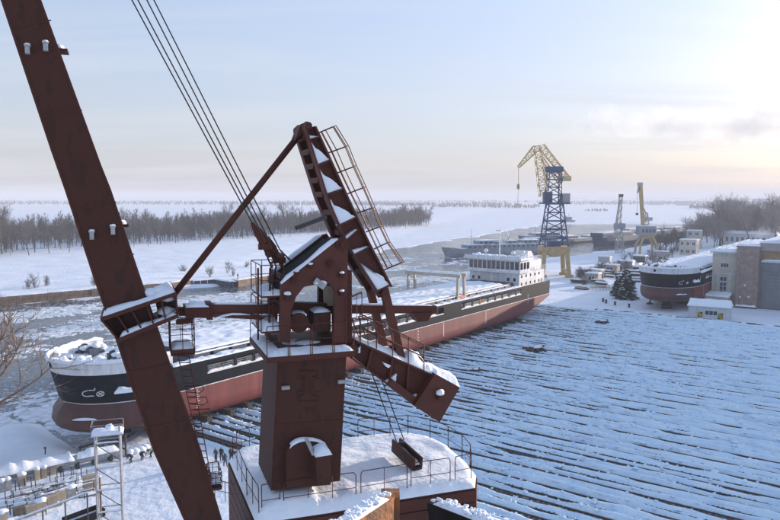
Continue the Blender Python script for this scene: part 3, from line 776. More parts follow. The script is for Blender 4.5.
    s_ = MB(); s_.snow_strip([(17, -6.7, 8.95), (Lg - 4, -6.7, 8.95)], .42, .2, .45, 3); s_.build('bracket_snow', 'snow', root, True)
    x = 17.5
    while x < Lg - 8:
        MB().b2((x, -6.3, 8.28), (x + 11.2, 6.3, 9.25)).build('hatch_cover', 'navy', root); x += 11.4
    prof = lambda co: 0.18 * (1 - (co.y / 6.4) ** 2)
    sn = snow_poly([(17.3, -6.45, 9.255), (Lg - 6, -6.45, 9.255), (Lg - 6, 6.45, 9.255), (17.3, 6.45, 9.255)], 0.3, 0.8, 0.35, 8, .3, extra=prof); sn.build('hatch_snow', 'snow', root, True)
    if not full: return root
    # gantry that carries the hatch covers
    gx_ = 92.0
    for sg in (-1, 1):
        for dx in (-1.6, 1.6):
            g = MB(); g.beam((gx_ + dx, sg * 6.9, 8.3), (gx_ + dx * .8, sg * 6.9, 13.4), .55, .55, (1, 0, 0)); g.build('gantry_leg', 'beige_steel', root)
        g = MB(); g.beam((gx_ - 2, sg * 6.9, 8.75), (gx_ + 2, sg * 6.9, 8.75), .5, .5); g.build('gantry_sill', 'orange' if sg < 0 else 'beige_steel', root)
    for dx in (-1.3, 1.3):
        g = MB(); g.beam((gx_ + dx, -7.6, 13.65), (gx_ + dx, 7.6, 13.65), .6, .75); g.build('gantry_beam', 'beige_steel', root)
        k = MB(); k.snow_strip([(gx_ + dx, -7.5, 14.02), (gx_ + dx, 7.5, 14.02)], .6, .25, .4, dx); k.build('snow', 'snow', root, True)
    # superstructure
    h0, h1 = L - 17.0, L - 1.2
    MB().b2((h0, -7.4, 6.25), (h1, 7.4, 11.6)).build('deckhouse', 'white_paint', root)
    MB().b2((h0 - 1.2, -8.2, 11.6), (h0 + 6.5, 8.2, 11.9)).build('bridge_deck', 'white_paint', root)
    MB().b2((h0 - .6, -7.9, 11.9), (h0 + 5.4, 7.9, 15.0)).build('wheelhouse', 'white_paint', root)
    MB().b2((h0 - 1.6, -8.6, 15.0), (h0 + 6.0, 8.6, 15.4)).build('wheelhouse_roof', 'white_paint', root)
    snow_poly([(h0 - 1.6, -8.6, 15.4), (h0 + 6.0, -8.6, 15.4), (h0 + 6.0, 8.6, 15.4), (h0 - 1.6, 8.6, 15.4)], .35, .6, .4, 2, .4).build('roof_snow', 'snow', root, True)
    MB().b2((h0 - 1.62, -8.3, 15.4), (h0 - 1.4, 8.3, 16.1)).build('roof_parapet', 'white_paint', root)
    for i in range(11):
        y = -7.5 + i * 1.37
        MB().b2((h0 - .66, y, 12.5), (h0 - .59, y + 1.05, 14.6)).build('window', 'glass', root)
    for i in range(3):
        x = h0 - .3 + i * 1.9; MB().b2((x, -7.95, 12.6), (x + 1.3, -7.89, 14.4)).build('window', 'glass', root)
    for i in range(5):
        x = h0 + 1.2 + i * 2.7
        for z in (8.3, 10.3): MB().b2((x, -7.45, z), (x + .6, -7.39, z + .7)).build('porthole', 'glass', root)
    for y in (-6.4, -4.6, 4.2, 6.0):
        MB().b2((h0 - .05, y, 9.4), (h0 + .01, y + .7, 10.3)).build('porthole', 'glass', root)
    MB().b2((h0 + 6.6, -6.4, 11.6), (h1, 6.4, 14.2)).build('upper_house', 'white_paint', root)
    fn = MB(); fn.prism([(h0 + 7.5, -6.2, 14.2), (h0 + 12.5, -6.2, 14.2), (h0 + 9.5, -6.2, 16.9), (h0 + 7.5, -6.2, 16.9)], [(h0 + 7.5, -2.2, 14.2), (h0 + 12.5, -2.2, 14.2), (h0 + 9.5, -2.2, 16.9), (h0 + 7.5, -2.2, 16.9)]); fn.build('funnel', 'white_paint', root)
    snow_poly([(h0 + 6.6, -6.4, 14.2), (h1, -6.4, 14.2), (h1, 6.4, 14.2), (h0 + 6.6, 6.4, 14.2)], .25, .7, .3, 2, .4).build('roof_snow', 'snow', root, True)
    ms = MB(); ms.tube((h0 + 3, 0, 15.4), (h0 + 3, 0, 23.6), .18, .1); ms.tube((h0 + 3, -1.6, 19.5), (h0 + 3, 1.6, 19.5), .09); ms.tube((h0 + 3, -1.0, 21.5), (h0 + 3, 1.0, 21.5), .07); ms.b2((h0 + 2.2, -.8, 22.4), (h0 + 2.5, .8, 22.7)); ms.build('mast', 'white_paint', root)
    for (x, y) in ((h0 + 1, -5), (h0 + 4.5, 5), (h0 + 4.8, -6)):
        k = MB(); k.lathe((x, y, 15.4), [(.12, 0), (.12, 1.0), (.55, 1.1), (.6, 1.5), (.3, 1.95)], 8); k.build('radome', 'white_paint', root, True)
    for (a, b_, z) in (((h0 + 6.7, -6.4), (h1, -6.4), 14.2), ((h0 - 1.5, -8.5), (h0 + 5.9, -8.5), 15.4), ((h1, -8.2), (L - .3, -8.2), 8.25), ((h0, -7.9), (h1, -7.9), 11.6)):
        k = MB(); n = max(2, int((b_[0] - a[0]) / 1.8)); p, q = Vector((a[0], a[1], z)), Vector((b_[0], b_[1], z))
        for zz in (.45, .9, 1.2): k.tube(p + Vector((0, 0, zz)), q + Vector((0, 0, zz)), .045, n=4)
        for i in range(n + 1): c = p.lerp(q, i / n); k.tube(c, c + Vector((0, 0, 1.2)), .05, n=4)
        k.build('railing', 'white_paint', root)
    for q_ in range(14): kk = MB(); kk.blob((h0 + rnd.uniform(-1, 5.6), rnd.uniform(-8, 8), 15.75), (rnd.uniform(.5, 1.1), rnd.uniform(.4, .8), rnd.uniform(.25, .5)), q_); kk.build('snow_lump', 'snow', root, True)
    MB().b2((97.8, -B - .12, 6.5), (98.2, -B - .02, 7.6)).build('safety_sign', 'orange', root)
    return root
ship1 = make_ship(BOW)
tag(ship1, 'long cargo ship on the slipway, black and faded red hull, white bridge at stern', 'ship')
b2p = pz(655, 309, 1.4)
BOW2 = Vector((b2p.x, b2p.y, 2.5)) + AXD * 3.0
ship2 = make_ship(BOW2, False)
tag(ship2, 'cargo ship hull under construction, bow facing out beside the cream annex', 'ship')
# launching trolleys and keel blocks under the big ship
rnd = random.Random(8); proto = None
for k in range(27):
    if proto is None:
        t_ = empty('launch_trolley'); MB().b2((-1.5, -.45, .55), (1.5, .45, 1.36)).build('frame', 'timber', t_)
        for sx in (-1, 1):
            wh = MB(); wh.lathe((sx * .9, .5, .42), [(.34, 0), (.34, .98)], 10, Matrix.Rotation(math.pi / 2, 3, 'X')); wh.build('wheel', 'steel_rust', t_)
        MB().blob((-1.2, 0, 1.35), (.5, .4, .14), 3).build('snow', 'snow', t_, True); proto = t_
    else: t_ = copy_tree(proto)
    p = sl(S0 + k * SP + 4, 7.4 + rnd.uniform(-.2, .5)); t_.location = (p.x, p.y, 0.02); t_.rotation_euler.z = math.atan2(AXN.y, AXN.x)
    tag(t_, 'dark launch trolley under the near bilge of the long ship, ' + ordw(k) + ' from its bow', 'trolley', 'launch trolleys under the long ship')
proto = None
for k in range(14):
    if proto is None:
        t_ = empty('keel_block'); MB().b2((-1.2, -1.2, -.4), (1.2, 1.2, .7)).build('lower_block', 'timber', t_); MB().b2((-.8, -1.0, .7), (.8, 1.0, 1.36)).build('upper_block', 'timber', t_); proto = t_
    else: t_ = copy_tree(proto)
    sh, i = (BOW, k) if k < 8 else (BOW2, k - 8)
    p = sh + AXD * (9 + i * 15); t_.location = (p.x, p.y, 0.02); t_.rotation_euler.z = SHIP_RZ; t_.scale.z = 1.0 if k < 8 else 1.8
    tag(t_, ('timber keel block under the long ship, ' if k < 8 else 'timber keel block under the unfinished hull, ') + ordw(i) + ' from the bow', 'keel block', 'keel blocks')

rnd = random.Random(19)
for k in range(10):
    i, sg = k // 2, (-1 if k % 2 else 1); p = BOW2 + AXD * (14 + i * 9) + AXN * (sg * 6.4); root = empty('hull_prop', (p.x, p.y, .02), SHIP_RZ)
    tag(root, 'slanting timber prop under the ' + ('slipway side' if sg > 0 else 'river side') + ' of the unfinished hull, ' + ordw(i) + ' from the bow', 'prop', 'props under the unfinished hull')
    MB().b2((-.7, -.7, -.2), (.7, .7, .5)).build('foot_block', 'timber', root); k_ = MB(); k_.beam((0, 0, .5), (0, .5 * sg, 2.75), .45, .45, (1, 0, 0)); k_.build('strut', 'wood', root)

# ================================================================== FOREGROUND CRANE
ZP = CH - 10.1                                        # roof of the machine house
c0 = pz(306, 482, ZP)
crane = empty('luffing_crane', c0, R(200))
tag(crane, 'dark red-brown portal crane with slanting box boom and snowy ledges, in front of the ship', 'crane')
CX_, CY_ = Vector((math.cos(R(200)), math.sin(R(200)), 0)), Vector((-math.sin(R(200)), math.cos(R(200)), 0))
def cl(u, v, yo=0.0):                                 # pixel -> point on the crane's own plane at offset yo
    d = ray(u, v); o = Vector((0, 0, CH)) - c0
    tt = (yo - o.dot(CY_)) / d.dot(CY_)
    p = o + d * tt
    return Vector((p.dot(CX_), yo, p.z))
def cpl(u, v, z):                                     # pixel -> point on a horizontal plane, crane coordinates
    p = pz(u, v, z) - c0
    return Vector((p.dot(CX_), p.dot(CY_), p.z))
_rj = random.Random(66)
def ragged(P2, n=4, j=.55, skip=1):                   # break up a traced snow outline
    out = []
    for i in range(len(P2)):
        a, b = P2[i], P2[(i + 1) % len(P2)]; out.append(a)
        if i < skip: continue
        for q in range(1, n):
            t_ = q / n; out.append((a[0] + (b[0] - a[0]) * t_ + _rj.uniform(-j, j), a[1] + (b[1] - a[1]) * t_ + _rj.uniform(-j, j)))
    return out
def plate(px_list, y1, y0):
    pa = [cl(u, v, y1) for u, v in px_list]
    return MB().prism(pa, [Vector((p.x, y0, p.z)) for p in pa])
def oriented(mb):                                     # make faces consistent
    return mb
# --- boom
bl = [(-112, -330), (2, 0), (52, 150), (66, 190), (96, 282), (117, 340), (130, 380), (154, 450), (185, 520), (216, 590)]
br = [(-84, -330), (40, 0), (100, 165), (110, 190), (141, 282), (161, 340), (175, 380), (200, 450), (221, 520), (242, 590)]
mb = MB(); n = len(bl)
va = [cl(u, v, .6) for u, v in bl]; vb = [cl(u, v, .6) for u, v in br]
vs = va + vb; vs2 = [Vector((p.x, -.6, p.z)) for p in vs]
fs = [(i, i + 1, n + i + 1, n + i) for i in range(n - 1)]
mb.add(vs + vs2, fs + [tuple(2 * n + k for k in f[::-1]) for f in fs] + [(i, 2 * n + i, 2 * n + i + 1, i + 1) for i in range(n - 1)] + [(n + i, n + i + 1, 3 * n + i + 1, 3 * n + i) for i in range(n - 1)] + [(0, n, 3 * n, 2 * n), (n - 1, 3 * n - 1, 4 * n - 1, 2 * n - 1)])
boom = mb.build('boom', 'crane_plate', crane)
for side in (va, vb):                                  # flange lips along both edges
    k = MB()
    for a, b in zip(side[:-1], side[1:]): k.beam(a, b, .05, .07)
    k.build('boom_flange', 'crane_paint', boom)
for (u0, v0, u1, v1) in ((12, 28, 51, 28), (41, 118, 82, 118), (73, 210, 116, 210), (89, 262, 134, 262), (128, 372, 172, 372), (146, 428, 192, 428)):
    k = MB(); k.beam(cl(u0, v0, .605), cl(u1, v1 - 8, .605), .03, .035); k.build('weld_seam', 'crane_paint', boom)
k = MB(); k.snow_strip([Vector((p.x + .03, p.y - .25, p.z)) for p in va[5:9]], .28, .05, .3, 1); k.build('boom_edge_frost', 'snow', boom, True)
for (u, v, w_) in ((28, 50, 4), (46, 47, 4.5), (92, 235, 4), (113, 230, 4.5)):
    p = cl(u, v, .6); L_ = MB(); L_.b2((p.x - .06, .6, p.z - .13), (p.x + .06, .78, p.z + .1)); L_.b2((p.x - .08, .6, p.z + .08), (p.x + .08, .8, p.z + .12)); lo = L_.build('lug', 'galvanised', crane)
    MB().blob((p.x, .70, p.z + .14), (.09, .1, .045), u).build('snow', 'snow', lo, True)
for (u, v) in ((61, 51), (122, 225)):
    p = cl(u, v, 0); L_ = MB(); L_.b2((p.x - .2, -.3, p.z - .05), (p.x + .35, .3, p.z + .03)); lo = L_.build('edge_bracket', 'crane_paint', crane)
    MB().blob((p.x + .05, 0, p.z + .07), (.2, .28, .1), u).build('snow', 'snow', lo, True)
# --- collar that carries the rack and the tie rod
for nm, pts in (('collar_top_flange', [(100, 318), (176, 292), (177, 295.5), (101, 322)]), ('collar_bottom_flange', [(117, 339), (178, 314), (179, 317.5), (118, 343)])):
    plate(pts, 1.05, -1.05).build(nm, 'crane_paint', crane)
k = MB(); q = [cl(102, 317.5, 1.0), cl(175, 292.3, 1.0)]
snow_poly([q[0], q[1], Vector((q[1].x, -1.0, q[1].z)), Vector((q[0].x, -1.0, q[0].z))], .13, .2, .15, 1, .5).build('collar_snow', 'snow', crane, True)
q = [cl(119, 339, 1.0), cl(177, 314.5, 1.0)]
snow_poly([q[0], q[1], Vector((q[1].x, .62, q[1].z)), Vector((q[0].x, .62, q[0].z))], .12, .2, .15, 2, .6).build('collar_snow', 'snow', crane, True)
for i in range(6):
    a = i / 5.0; u0, v0, u1, v1 = 101 + 74 * a, 320 - 26 * a, 118 + 59 * a, 341 - 24.5 * a
    p, q = cl(u0, v0, .98), cl(u1, v1, .98); m_ = MB(); m_.prism([p, q, Vector((q.x - .05, q.y, q.z)), Vector((p.x - .05, p.y, p.z))], [Vector((p.x, .58, p.z)), Vector((q.x, .58, q.z)), Vector((q.x - .05, .58, q.z)), Vector((p.x - .05, .58, p.z))]); m_.build('collar_stiffener', 'crane_paint', crane)
plate([(101, 321), (118, 341), (135, 334), (120, 314)], .6, -.98).build('collar_web', 'crane_plate', crane)
plate([(155, 300), (176, 294), (179, 316), (160, 324)], .5, -.5).build('rack_bracket', 'crane_plate', crane)
k = MB()
for i, (u, v) in enumerate(((152, 293), (160, 291), (167, 297), (170, 316), (166, 311))): k.blob(cl(u, v, .5), (.28, .3, .17), i)
k.build('collar_snow_heap', 'snow', crane, True)
# --- rack and its blocks
plate([(176, 308), (188, 308), (188, 316), (176, 316)], .16, -.16).build('rack_pin', 'crane_paint', crane)
rb = plate([(184, 306.5), (209, 306), (211, 318), (186, 318)], .36, -.36).build('rack_block', 'crane_paint', crane)
k = MB(); a, b = cl(185, 306, .1), cl(208, 305.5, .1); k.snow_strip([a, b], .6, .16, .15, 4); k.build('snow', 'snow', rb, True)
ra = plate([(210, 304.5), (437, 306), (437, 313.5), (210, 314)], .17, -.17).build('rack', 'crane_red', crane)
k = MB(); k.snow_strip([cl(212, 304.3, 0), cl(268, 304.6, 0)], .3, .06, .3, 5); k.snow_strip([cl(356, 305.2, 0), cl(434, 305.7, 0)], .3, .07, .3, 6); k.build('snow', 'snow', ra, True)
pl = plate([(210, 313.5), (245, 313.5), (265, 318), (262, 320), (210, 317)], .22, -.22).build('rack_lower_chord', 'crane_red', crane); k = MB(); k.snow_strip([cl(214, 318, .2), cl(232, 314.5, .24), (cl(250, 314.5, .24))], .14, .05, .2, 3); k.build('snow', 'snow', pl, True)
plate([(414, 313), (433, 313), (428, 321), (418, 322)], .3, -.3).build('rack_stop', 'crane_paint', crane)
plate([(206, 303), (212, 303), (213, 320), (207, 320)], .3, -.3).build('rack_joint', 'crane_paint', crane)
# --- tie rod
p, q = cl(172, 297, 0), cl(303, 130, 0)
k = MB(); k.tube(p, q, .105, n=8); k.build('tie_rod', 'crane_paint', crane, True)
plate([(168, 302), (166, 294), (173, 290), (178, 294), (175, 302)], .2, -.2).build('tie_rod_lug', 'crane_paint', crane)
plate([(295, 140), (301, 124), (308, 121), (306, 131)], .35, -.35).build('tie_rod_fork', 'crane_paint', crane)
# --- tower
TWR = [(278, 347), (347, 343), (340, 481), (271, 491)]
tower = plate(TWR, 1.25, -1.25).build('tower', 'crane_plate', crane)
for (u0, v0, u1, v1) in ((277, 358, 346.3, 354), (274, 425, 343, 420)):
    k = MB(); k.beam(cl(u0, v0, 1.255), cl(u1, v1, 1.255), .03, .035); k.build('weld_seam', 'crane_paint', tower)
for q0, q1 in (((279.5, 350), (273, 488)), ((345.5, 347), (339, 479))):
    k = MB(); a_, b_ = cl(*q0, 1.25), cl(*q1, 1.25)
    for i in range(26): c = a_.lerp(b_, (i + .5) / 26); k.tube((c.x, 1.25, c.z), (c.x, 1.275, c.z), .024, n=6)
    k.build('rivet_row', 'crane_paint', tower)['kind'] = 'stuff'
def stroke(px_list, r=.03, y=1.26):
    k = MB(); k.path([cl(u, v, y) for u, v in px_list], r, 5); return k
em = MB()
for st in ([(299, 371), (318, 371), (318, 376), (312, 377), (312, 395), (318, 396), (318, 401), (299, 401), (299, 396), (305, 395), (305, 377), (299, 376), (299, 371)], [(297, 379), (302, 379), (303.5, 382), (303.5, 389), (302, 392), (297, 392)], [(320.5, 379), (315.5, 379), (314, 382), (314, 389), (315.5, 392), (320.5, 392)]):
    em.path([cl(u, v, 1.255) for u, v in st], .022, 4)
em.build('emblem', 'crane_paint', tower)
em = MB()
for st in ([(306, 407), (307.5, 413), (309, 407)], [(311, 407), (311, 413)], [(313.5, 407), (313.5, 413)]): em.path([cl(u, v, 1.255) for u, v in st], .022, 4)
em.build('lettering', 'crane_paint', tower)
for (u, v) in ((284, 387), (340, 381)):
    p = cl(u, v, 1.25); k = MB(); k.tube((p.x - .16, 1.36, p.z), (p.x + .1, 1.36, p.z), .07, n=8); k.tube((p.x, 1.24, p.z), (p.x, 1.4, p.z), .04); k.build('lamp', 'galvanised', tower)
# arched housing at the tower foot
arch = [(286, 489), (286.5, 453)] + [(308 - 21.5 * math.cos(R(a)), 453 - 13 * math.sin(R(a))) for a in range(20, 180, 20)] + [(330, 453), (330, 485)]
plate(arch, 1.55, 1.24).build('arched_housing', 'crane_plate', crane)
k = MB(); k.snow_strip([cl(308 - 21 * math.cos(R(a)), 453 - 13.5 * math.sin(R(a)), 1.45) for a in range(25, 160, 10)], .26, .07, .15, 2); k.build('housing_snow', 'snow', crane, True)
ho = plate([(316, 457), (331, 455), (331, 484), (317, 486)], 2.2, 1.5).build('control_box', 'crane_plate', crane)
p = cl(316.5, 457, 2.2); q = cl(331, 455, 2.2)
snow_poly([(p.x + .04, 2.24, p.z), (q.x - .04, 2.24, p.z + .02), (q.x - .04, 1.55, p.z + .02), (p.x + .04, 1.55, p.z)], .26, .12, .25, 3, .2).build('snow', 'snow', ho, True)
k = MB(); k.beam(cl(306, 438, 1.7), cl(314, 455, 1.9), .09, .1); k.build('housing_arm', 'galvanised', crane)
# --- middle deck with rail
zc = cl(312, 343, 0).z; xa, xb = cl(267, 343, 1.9).x, cl(357, 341, 1.9).x
MB().b2((xb, -1.75, zc - .18), (xa, 1.75, zc)).build('middle_deck', 'crane_paint', crane)
snow_poly([(xb + .05, -1.7, zc), (xa - .05, -1.7, zc), (xa - .05, 1.7, zc), (xb + .05, 1.7, zc)], .16, .25, .2, 5, .3).build('deck_snow', 'snow', crane, True)
for i in range(4):
    a, b = xb + (xa - xb) * i / 4, xb + (xa - xb) * (i + 1) / 4
    for y in (1.7, -1.7): k = MB(); rail_panel(k, (a + .03, y, zc), (b - .03, y, zc), 1.0, .016, 1, 0); k.build('deck_railing', 'crane_paint', crane)
# --- upper frame: two side plates with an arch
UP = [(279.5, 342), (281, 284), (338, 239), (344, 237), (348, 243), (347, 343), (334, 343), (335, 291), (331, 284), (323, 283), (304, 287), (296, 297), (291, 312), (290, 343)]
pa = [cl(u, v, 1.22) for u, v in UP]
for y1, y0 in ((1.22, .98), (-.98, -1.22)):
    m_ = MB().prism([Vector((p.x, y1, p.z)) for p in pa], [Vector((p.x, y0, p.z)) for p in pa]); sp = m_.build('side_plate', 'crane_red', crane)
tp = [cl(281, 284, 1.22), cl(338, 239, 1.22)]
k = MB(); k.prism([Vector((tp[0].x + .02, .97, tp[0].z - .25)), Vector((tp[1].x, .97, tp[1].z - .25)), Vector((tp[1].x, .97, tp[1].z - .1)), Vector((tp[0].x + .02, .97, tp[0].z - .1))], [Vector((tp[0].x + .02, -.97, tp[0].z - .25)), Vector((tp[1].x, -.97, tp[1].z - .25)), Vector((tp[1].x, -.97, tp[1].z - .1)), Vector((tp[0].x + .02, -.97, tp[0].z - .1))]); k.build('sloping_cover', 'black_paint', crane)
for y in (1.1, -1.1):
    k = MB(); a, b = tp[0].copy(), tp[1].copy(); a.y = b.y = y; k.snow_strip([a, a.lerp(b, .5), b], .3, .13, .2, y); k.build('plate_snow', 'snow', crane, True)
bp = cl(279.5, 342, 0)
for zz in (.5, 1.4, 2.3, 3.0):
    k = MB(); k.b2((tp[0].x - .18, -.97, bp.z + zz), (tp[0].x - .02, .97, bp.z + zz + .12)); k.build('cross_brace', 'crane_paint', crane)
bx = cl(347, 340, 0)
k = MB(); k.b2((bx.x + .1, -.97, zc + .1), (bx.x + .3, .97, zc + 2.6)); k.build('rear_wall', 'crane_paint', crane)
for (u, v, r) in ((341, 244, .2), (330, 264, .13), (293, 281, .1), (296, 273, .09), (310, 266, .09), (287, 297, .14), (341, 275, .1), (341, 293, .1)):
    p = cl(u, v, 1.22); k = MB(); k.tube((p.x, 1.2, p.z), (p.x, 1.36, p.z), r, n=12); k.tube((p.x, 1.36, p.z), (p.x, 1.44, p.z), r * .5, n=8); bo = k.build('pin_boss', 'crane_paint', crane)
    if v in (273, 266, 297, 275, 293): MB().blob((p.x, 1.33, p.z + r * .9), (r * .9, .09, r * .5), u).build('snow', 'snow', bo, True)
# machinery in the arch
k = MB(); k.lathe(cl(298, 322, .6) + Vector((0, -1.1, 0)), [(.34, 0), (.34, .1), (.26, .12), (.26, 1.2), (.34, 1.22), (.34, 1.3)], 14, Matrix.Rotation(-math.pi / 2, 3, 'X')); k.build('rope_drum', 'crane_paint', crane)
p, q = cl(314, 313, .9), cl(331, 331, .9); mo = MB().b2((q.x, -.2, q.z), (p.x, .9, p.z)).build('motor_box', 'crane_plate', crane)
snow_poly([(q.x, -.2, p.z), (p.x, -.2, p.z), (p.x, .9, p.z), (q.x, .9, p.z)], .12, .15, .2, 3, .3).build('snow', 'snow', mo, True)
k = MB().blob(cl(298, 313, .4), (.24, .4, .09), 3); k.build('drum_snow', 'snow', crane, True)
k = MB(); k.beam(cl(315, 280, 1.3), cl(325, 287, 1.4), .2, .2); k.build('nozzle', 'galvanised', crane); MB().blob(cl(320, 283, 1.35), (.24, .1, .08), 3).build('nozzle_snow', 'snow', crane, True)
k = MB(); k.beam(cl(284, 306, 0), cl(346, 308, 0), .4, .3); k.build('rack_guide', 'crane_paint', crane)
plate([(327, 286), (336, 286), (336, 306), (328, 306)], .3, -.3).build('gearbox', 'beige_panel', crane)
# --- left service ladder tower
for i, u in enumerate((258, 265)):
    for y in (.9, -.3):
        k = MB(); k.tube(cl(u + 5 * i, 268, y), cl(u + 4 * i, 340, y), .035, n=5); k.build('ladder_post', 'crane_paint', crane)
for v in (292, 326):
    p = cl(256, v, 0); q = cl(278, v, 0); sd_ = MB().b2((q.x, -1.0, p.z - .06), (p.x, 1.1, p.z)).build('service_deck', 'crane_paint', crane)
    snow_poly([(q.x, -1.0, p.z), (p.x, -1.0, p.z), (p.x, 1.1, p.z), (q.x, 1.1, p.z)], .2, .2, .2, v, .5).build('snow', 'snow', sd_, True)
    for y in (1.08, -.98): k = MB(); rail_panel(k, (p.x, y, p.z), (q.x, y, p.z), 1.0, .016, 1, 1); k.build('service_railing', 'crane_paint', crane)
    k = MB(); rail_panel(k, (p.x, 1.08, p.z), (p.x, -.98, p.z), 1.0, .016, 1, 1); k.build('service_railing', 'crane_paint', crane)
k = MB()
for y in (.05, .5): k.tube(cl(271, 262, y), cl(268, 340, y), .03, n=5)
a, b = cl(271, 262, .05), cl(268, 340, .05)
for i in range(22): c = a.lerp(b, i / 22); k.tube(c, c + Vector((0, .45, 0)), .018, n=4)
k.build('ladder', 'dark_steel', crane)
# --- rocker arm
RK = [(304.6, 129), (304.5, 123.5), (307.5, 120.5), (312, 121.5), (315, 127), (346.5, 196), (366, 238), (391, 285), (390, 297), (381, 299), (376, 290), (347.5, 246), (327.5, 200)]
pn = [cl(u, v, .9) for u, v in RK]
rk_l = [cl(u, v, .9) for u, v in ((304.6, 127), (327.5, 200), (347.5, 246), (377, 292))]
rk_r = [cl(u, v, .9) for u, v in ((314.5, 126), (346.5, 196), (366, 238), (391, 287))]
for y1, y0 in ((.62, .56), (-.56, -.62)):
    MB().prism([Vector((p.x, y1, p.z)) for p in pn], [Vector((p.x, y0, p.z)) for p in pn]).build('rocker_web', 'crane_red', crane)
for ed in (rk_l, rk_r):
    k = MB()
    for a, b in zip(ed[:-1], ed[1:]):
        k.prism([Vector((a.x, .9, a.z)), Vector((b.x, .9, b.z)), Vector((b.x - .07, .9, b.z)), Vector((a.x - .07, .9, a.z))], [Vector((a.x, .5, a.z)), Vector((b.x, .5, b.z)), Vector((b.x - .07, .5, b.z)), Vector((a.x - .07, .5, a.z))])
        k.prism([Vector((a.x, -.5, a.z)), Vector((b.x, -.5, b.z)), Vector((b.x - .07, -.5, b.z)), Vector((a.x - .07, -.5, a.z))], [Vector((a.x, -.9, a.z)), Vector((b.x, -.9, b.z)), Vector((b.x - .07, -.9, b.z)), Vector((a.x - .07, -.9, a.z))])
    k.build('rocker_flange', 'crane_red', crane)
k = MB()
for a, b in zip(rk_r[:-1], rk_r[1:]): k.prism([Vector((a.x, .55, a.z)), Vector((b.x, .55, b.z)), Vector((b.x + .05, .55, b.z)), Vector((a.x + .05, .55, a.z))], [Vector((a.x, -.55, a.z)), Vector((b.x, -.55, b.z)), Vector((b.x + .05, -.55, b.z)), Vector((a.x + .05, -.55, a.z))])
k.build('rocker_back_plate', 'crane_paint', crane)
for i in range(9):                                     # battens across the open front of the rocker
    tt = (i + .6) / 9.5; j = min(2, int(tt * 3)); a = rk_l[0].lerp(rk_l[1], min(1, tt * 1.9)) if tt < .526 else rk_l[1].lerp(rk_l[3], (tt - .526) / .474)
    MB().b2((a.x - .05, -.55, a.z - .09), (a.x + .03, .55, a.z + .09)).build('batten', 'crane_paint', crane)
SN = [((308.6, 139), (319, 136), .45), ((316.5, 165), (330, 159.5), .92), ((326.5, 194), (343, 188.5), .9), ((338, 225.5), (356, 217), .85), ((345, 241), (358, 229), .3), ((353, 255), (369.5, 246), .4), ((377, 291), (390, 285), .8)]
prevL = (305.5, 130)
for i, (l_, r_, k_) in enumerate(SN):
    a, b = cl(*l_, .88), cl(*r_, .88)
    MB().prism([a, b, b - Vector((0, 0, .05)), a - Vector((0, 0, .05))], [Vector((p.x, .6, p.z)) for p in (a, b, b - Vector((0, 0, .05)), a - Vector((0, 0, .05)))]).build('rocker_stiffener', 'crane_red', crane)
    tp_ = (l_[0] + (prevL[0] - l_[0]) * k_, l_[1] + (prevL[1] - l_[1]) * k_); d1 = (l_[1] - tp_[1])
    P2 = [l_, r_, (l_[0] + (r_[0] - l_[0]) * .72, l_[1] + (r_[1] - l_[1]) * .8 - d1 * .17), (l_[0] + (r_[0] - l_[0]) * .42, l_[1] - d1 * .42 + (r_[1] - l_[1]) * .5), (tp_[0] + 5.2 * min(1, d1 / 20), tp_[1] + d1 * .22), (tp_[0] + 1.5, tp_[1])]
    fa = [cl(u, v, .86) for u, v in ragged(P2)]; c_ = sum(fa, Vector()) / len(fa)
    fr = [c_ + (p - c_) * .96 for p in fa]; bk = [Vector((p.x, .61, p.z)) for p in fa]
    m_ = MB(); m_.prism([Vector((p.x, .84, p.z)) for p in fr], bk); m_.build('rocker_snow', 'snow', crane)
    prevL = l_
for (u, v, y) in ((308.5, 125.5, .93), (343, 243, 1.0), (385, 293, .95)):
    p = cl(u, v, .9); k = MB(); k.tube((p.x, -y, p.z), (p.x, y, p.z), .12, n=12); k.build('rocker_pin', 'crane_paint', crane)
k = MB(); k.beam(cl(296, 228, 1.2), cl(326, 217, 1.0), .16, .12); k.build('limit_arm', 'dark_steel', crane)
# ladder with safety cage on the back of the rocker
HO = [((318, 133), (335, 126)), ((328, 153), (347.5, 146)), ((337, 173), (355.5, 166)), ((347, 194), (365, 187)), ((357, 213), (374, 207.5)), ((366, 232), (381.5, 226)), ((374, 249), (389, 242)), ((384, 270), (403, 262))]
loops = []
for (i_, o_) in HO:
    a, b, c, d = cl(*i_, .4), cl(*o_, .36), cl(*o_, -.36), cl(*i_, -.4)
    m1, m2 = b.lerp(a, .12), c.lerp(d, .12); b2_ = b + Vector((0, -.14, 0)); c2_ = c + Vector((0, .14, 0))
    loops.append([a, m1, b2_, c2_, m2, d]); k = MB(); k.path(loops[-1], .024, 5); k.build('cage_hoop', 'crane_paint', crane)
for j in range(1, 5):
    k = MB(); k.path([lp[j] for lp in loops], .018, 4); k.build('cage_bar', 'crane_paint', crane)
k = MB(); k.path([lp[0].lerp(lp[1], .5) for lp in loops], .018, 4); k.build('cage_bar', 'crane_paint', crane)
k = MB(); s0 = [(lp[0] * .8 + lp[2] * .2) for lp in loops]; s1 = [(lp[5] * .8 + lp[3] * .2) for lp in loops]
k.path(s0, .025, 4); k.path(s1, .025, 4)
for a, b, c, d in zip(s0[:-1], s0[1:], s1[:-1], s1[1:]):
    for i in range(3): k.tube(a.lerp(b, i / 3), c.lerp(d, i / 3), .016, n=4)
k.build('cage_ladder', 'crane_paint', crane)
# --- links to the counterweight
for y, P in ((.62, [(381, 288), (388.5, 288), (406, 360), (399.5, 362)]), (-.62, [(368, 290), (374.5, 290), (390, 354), (383, 356)])):
    k = plate(P, y + .14, y - .14); k.build('link_arm', 'crane_red', crane)
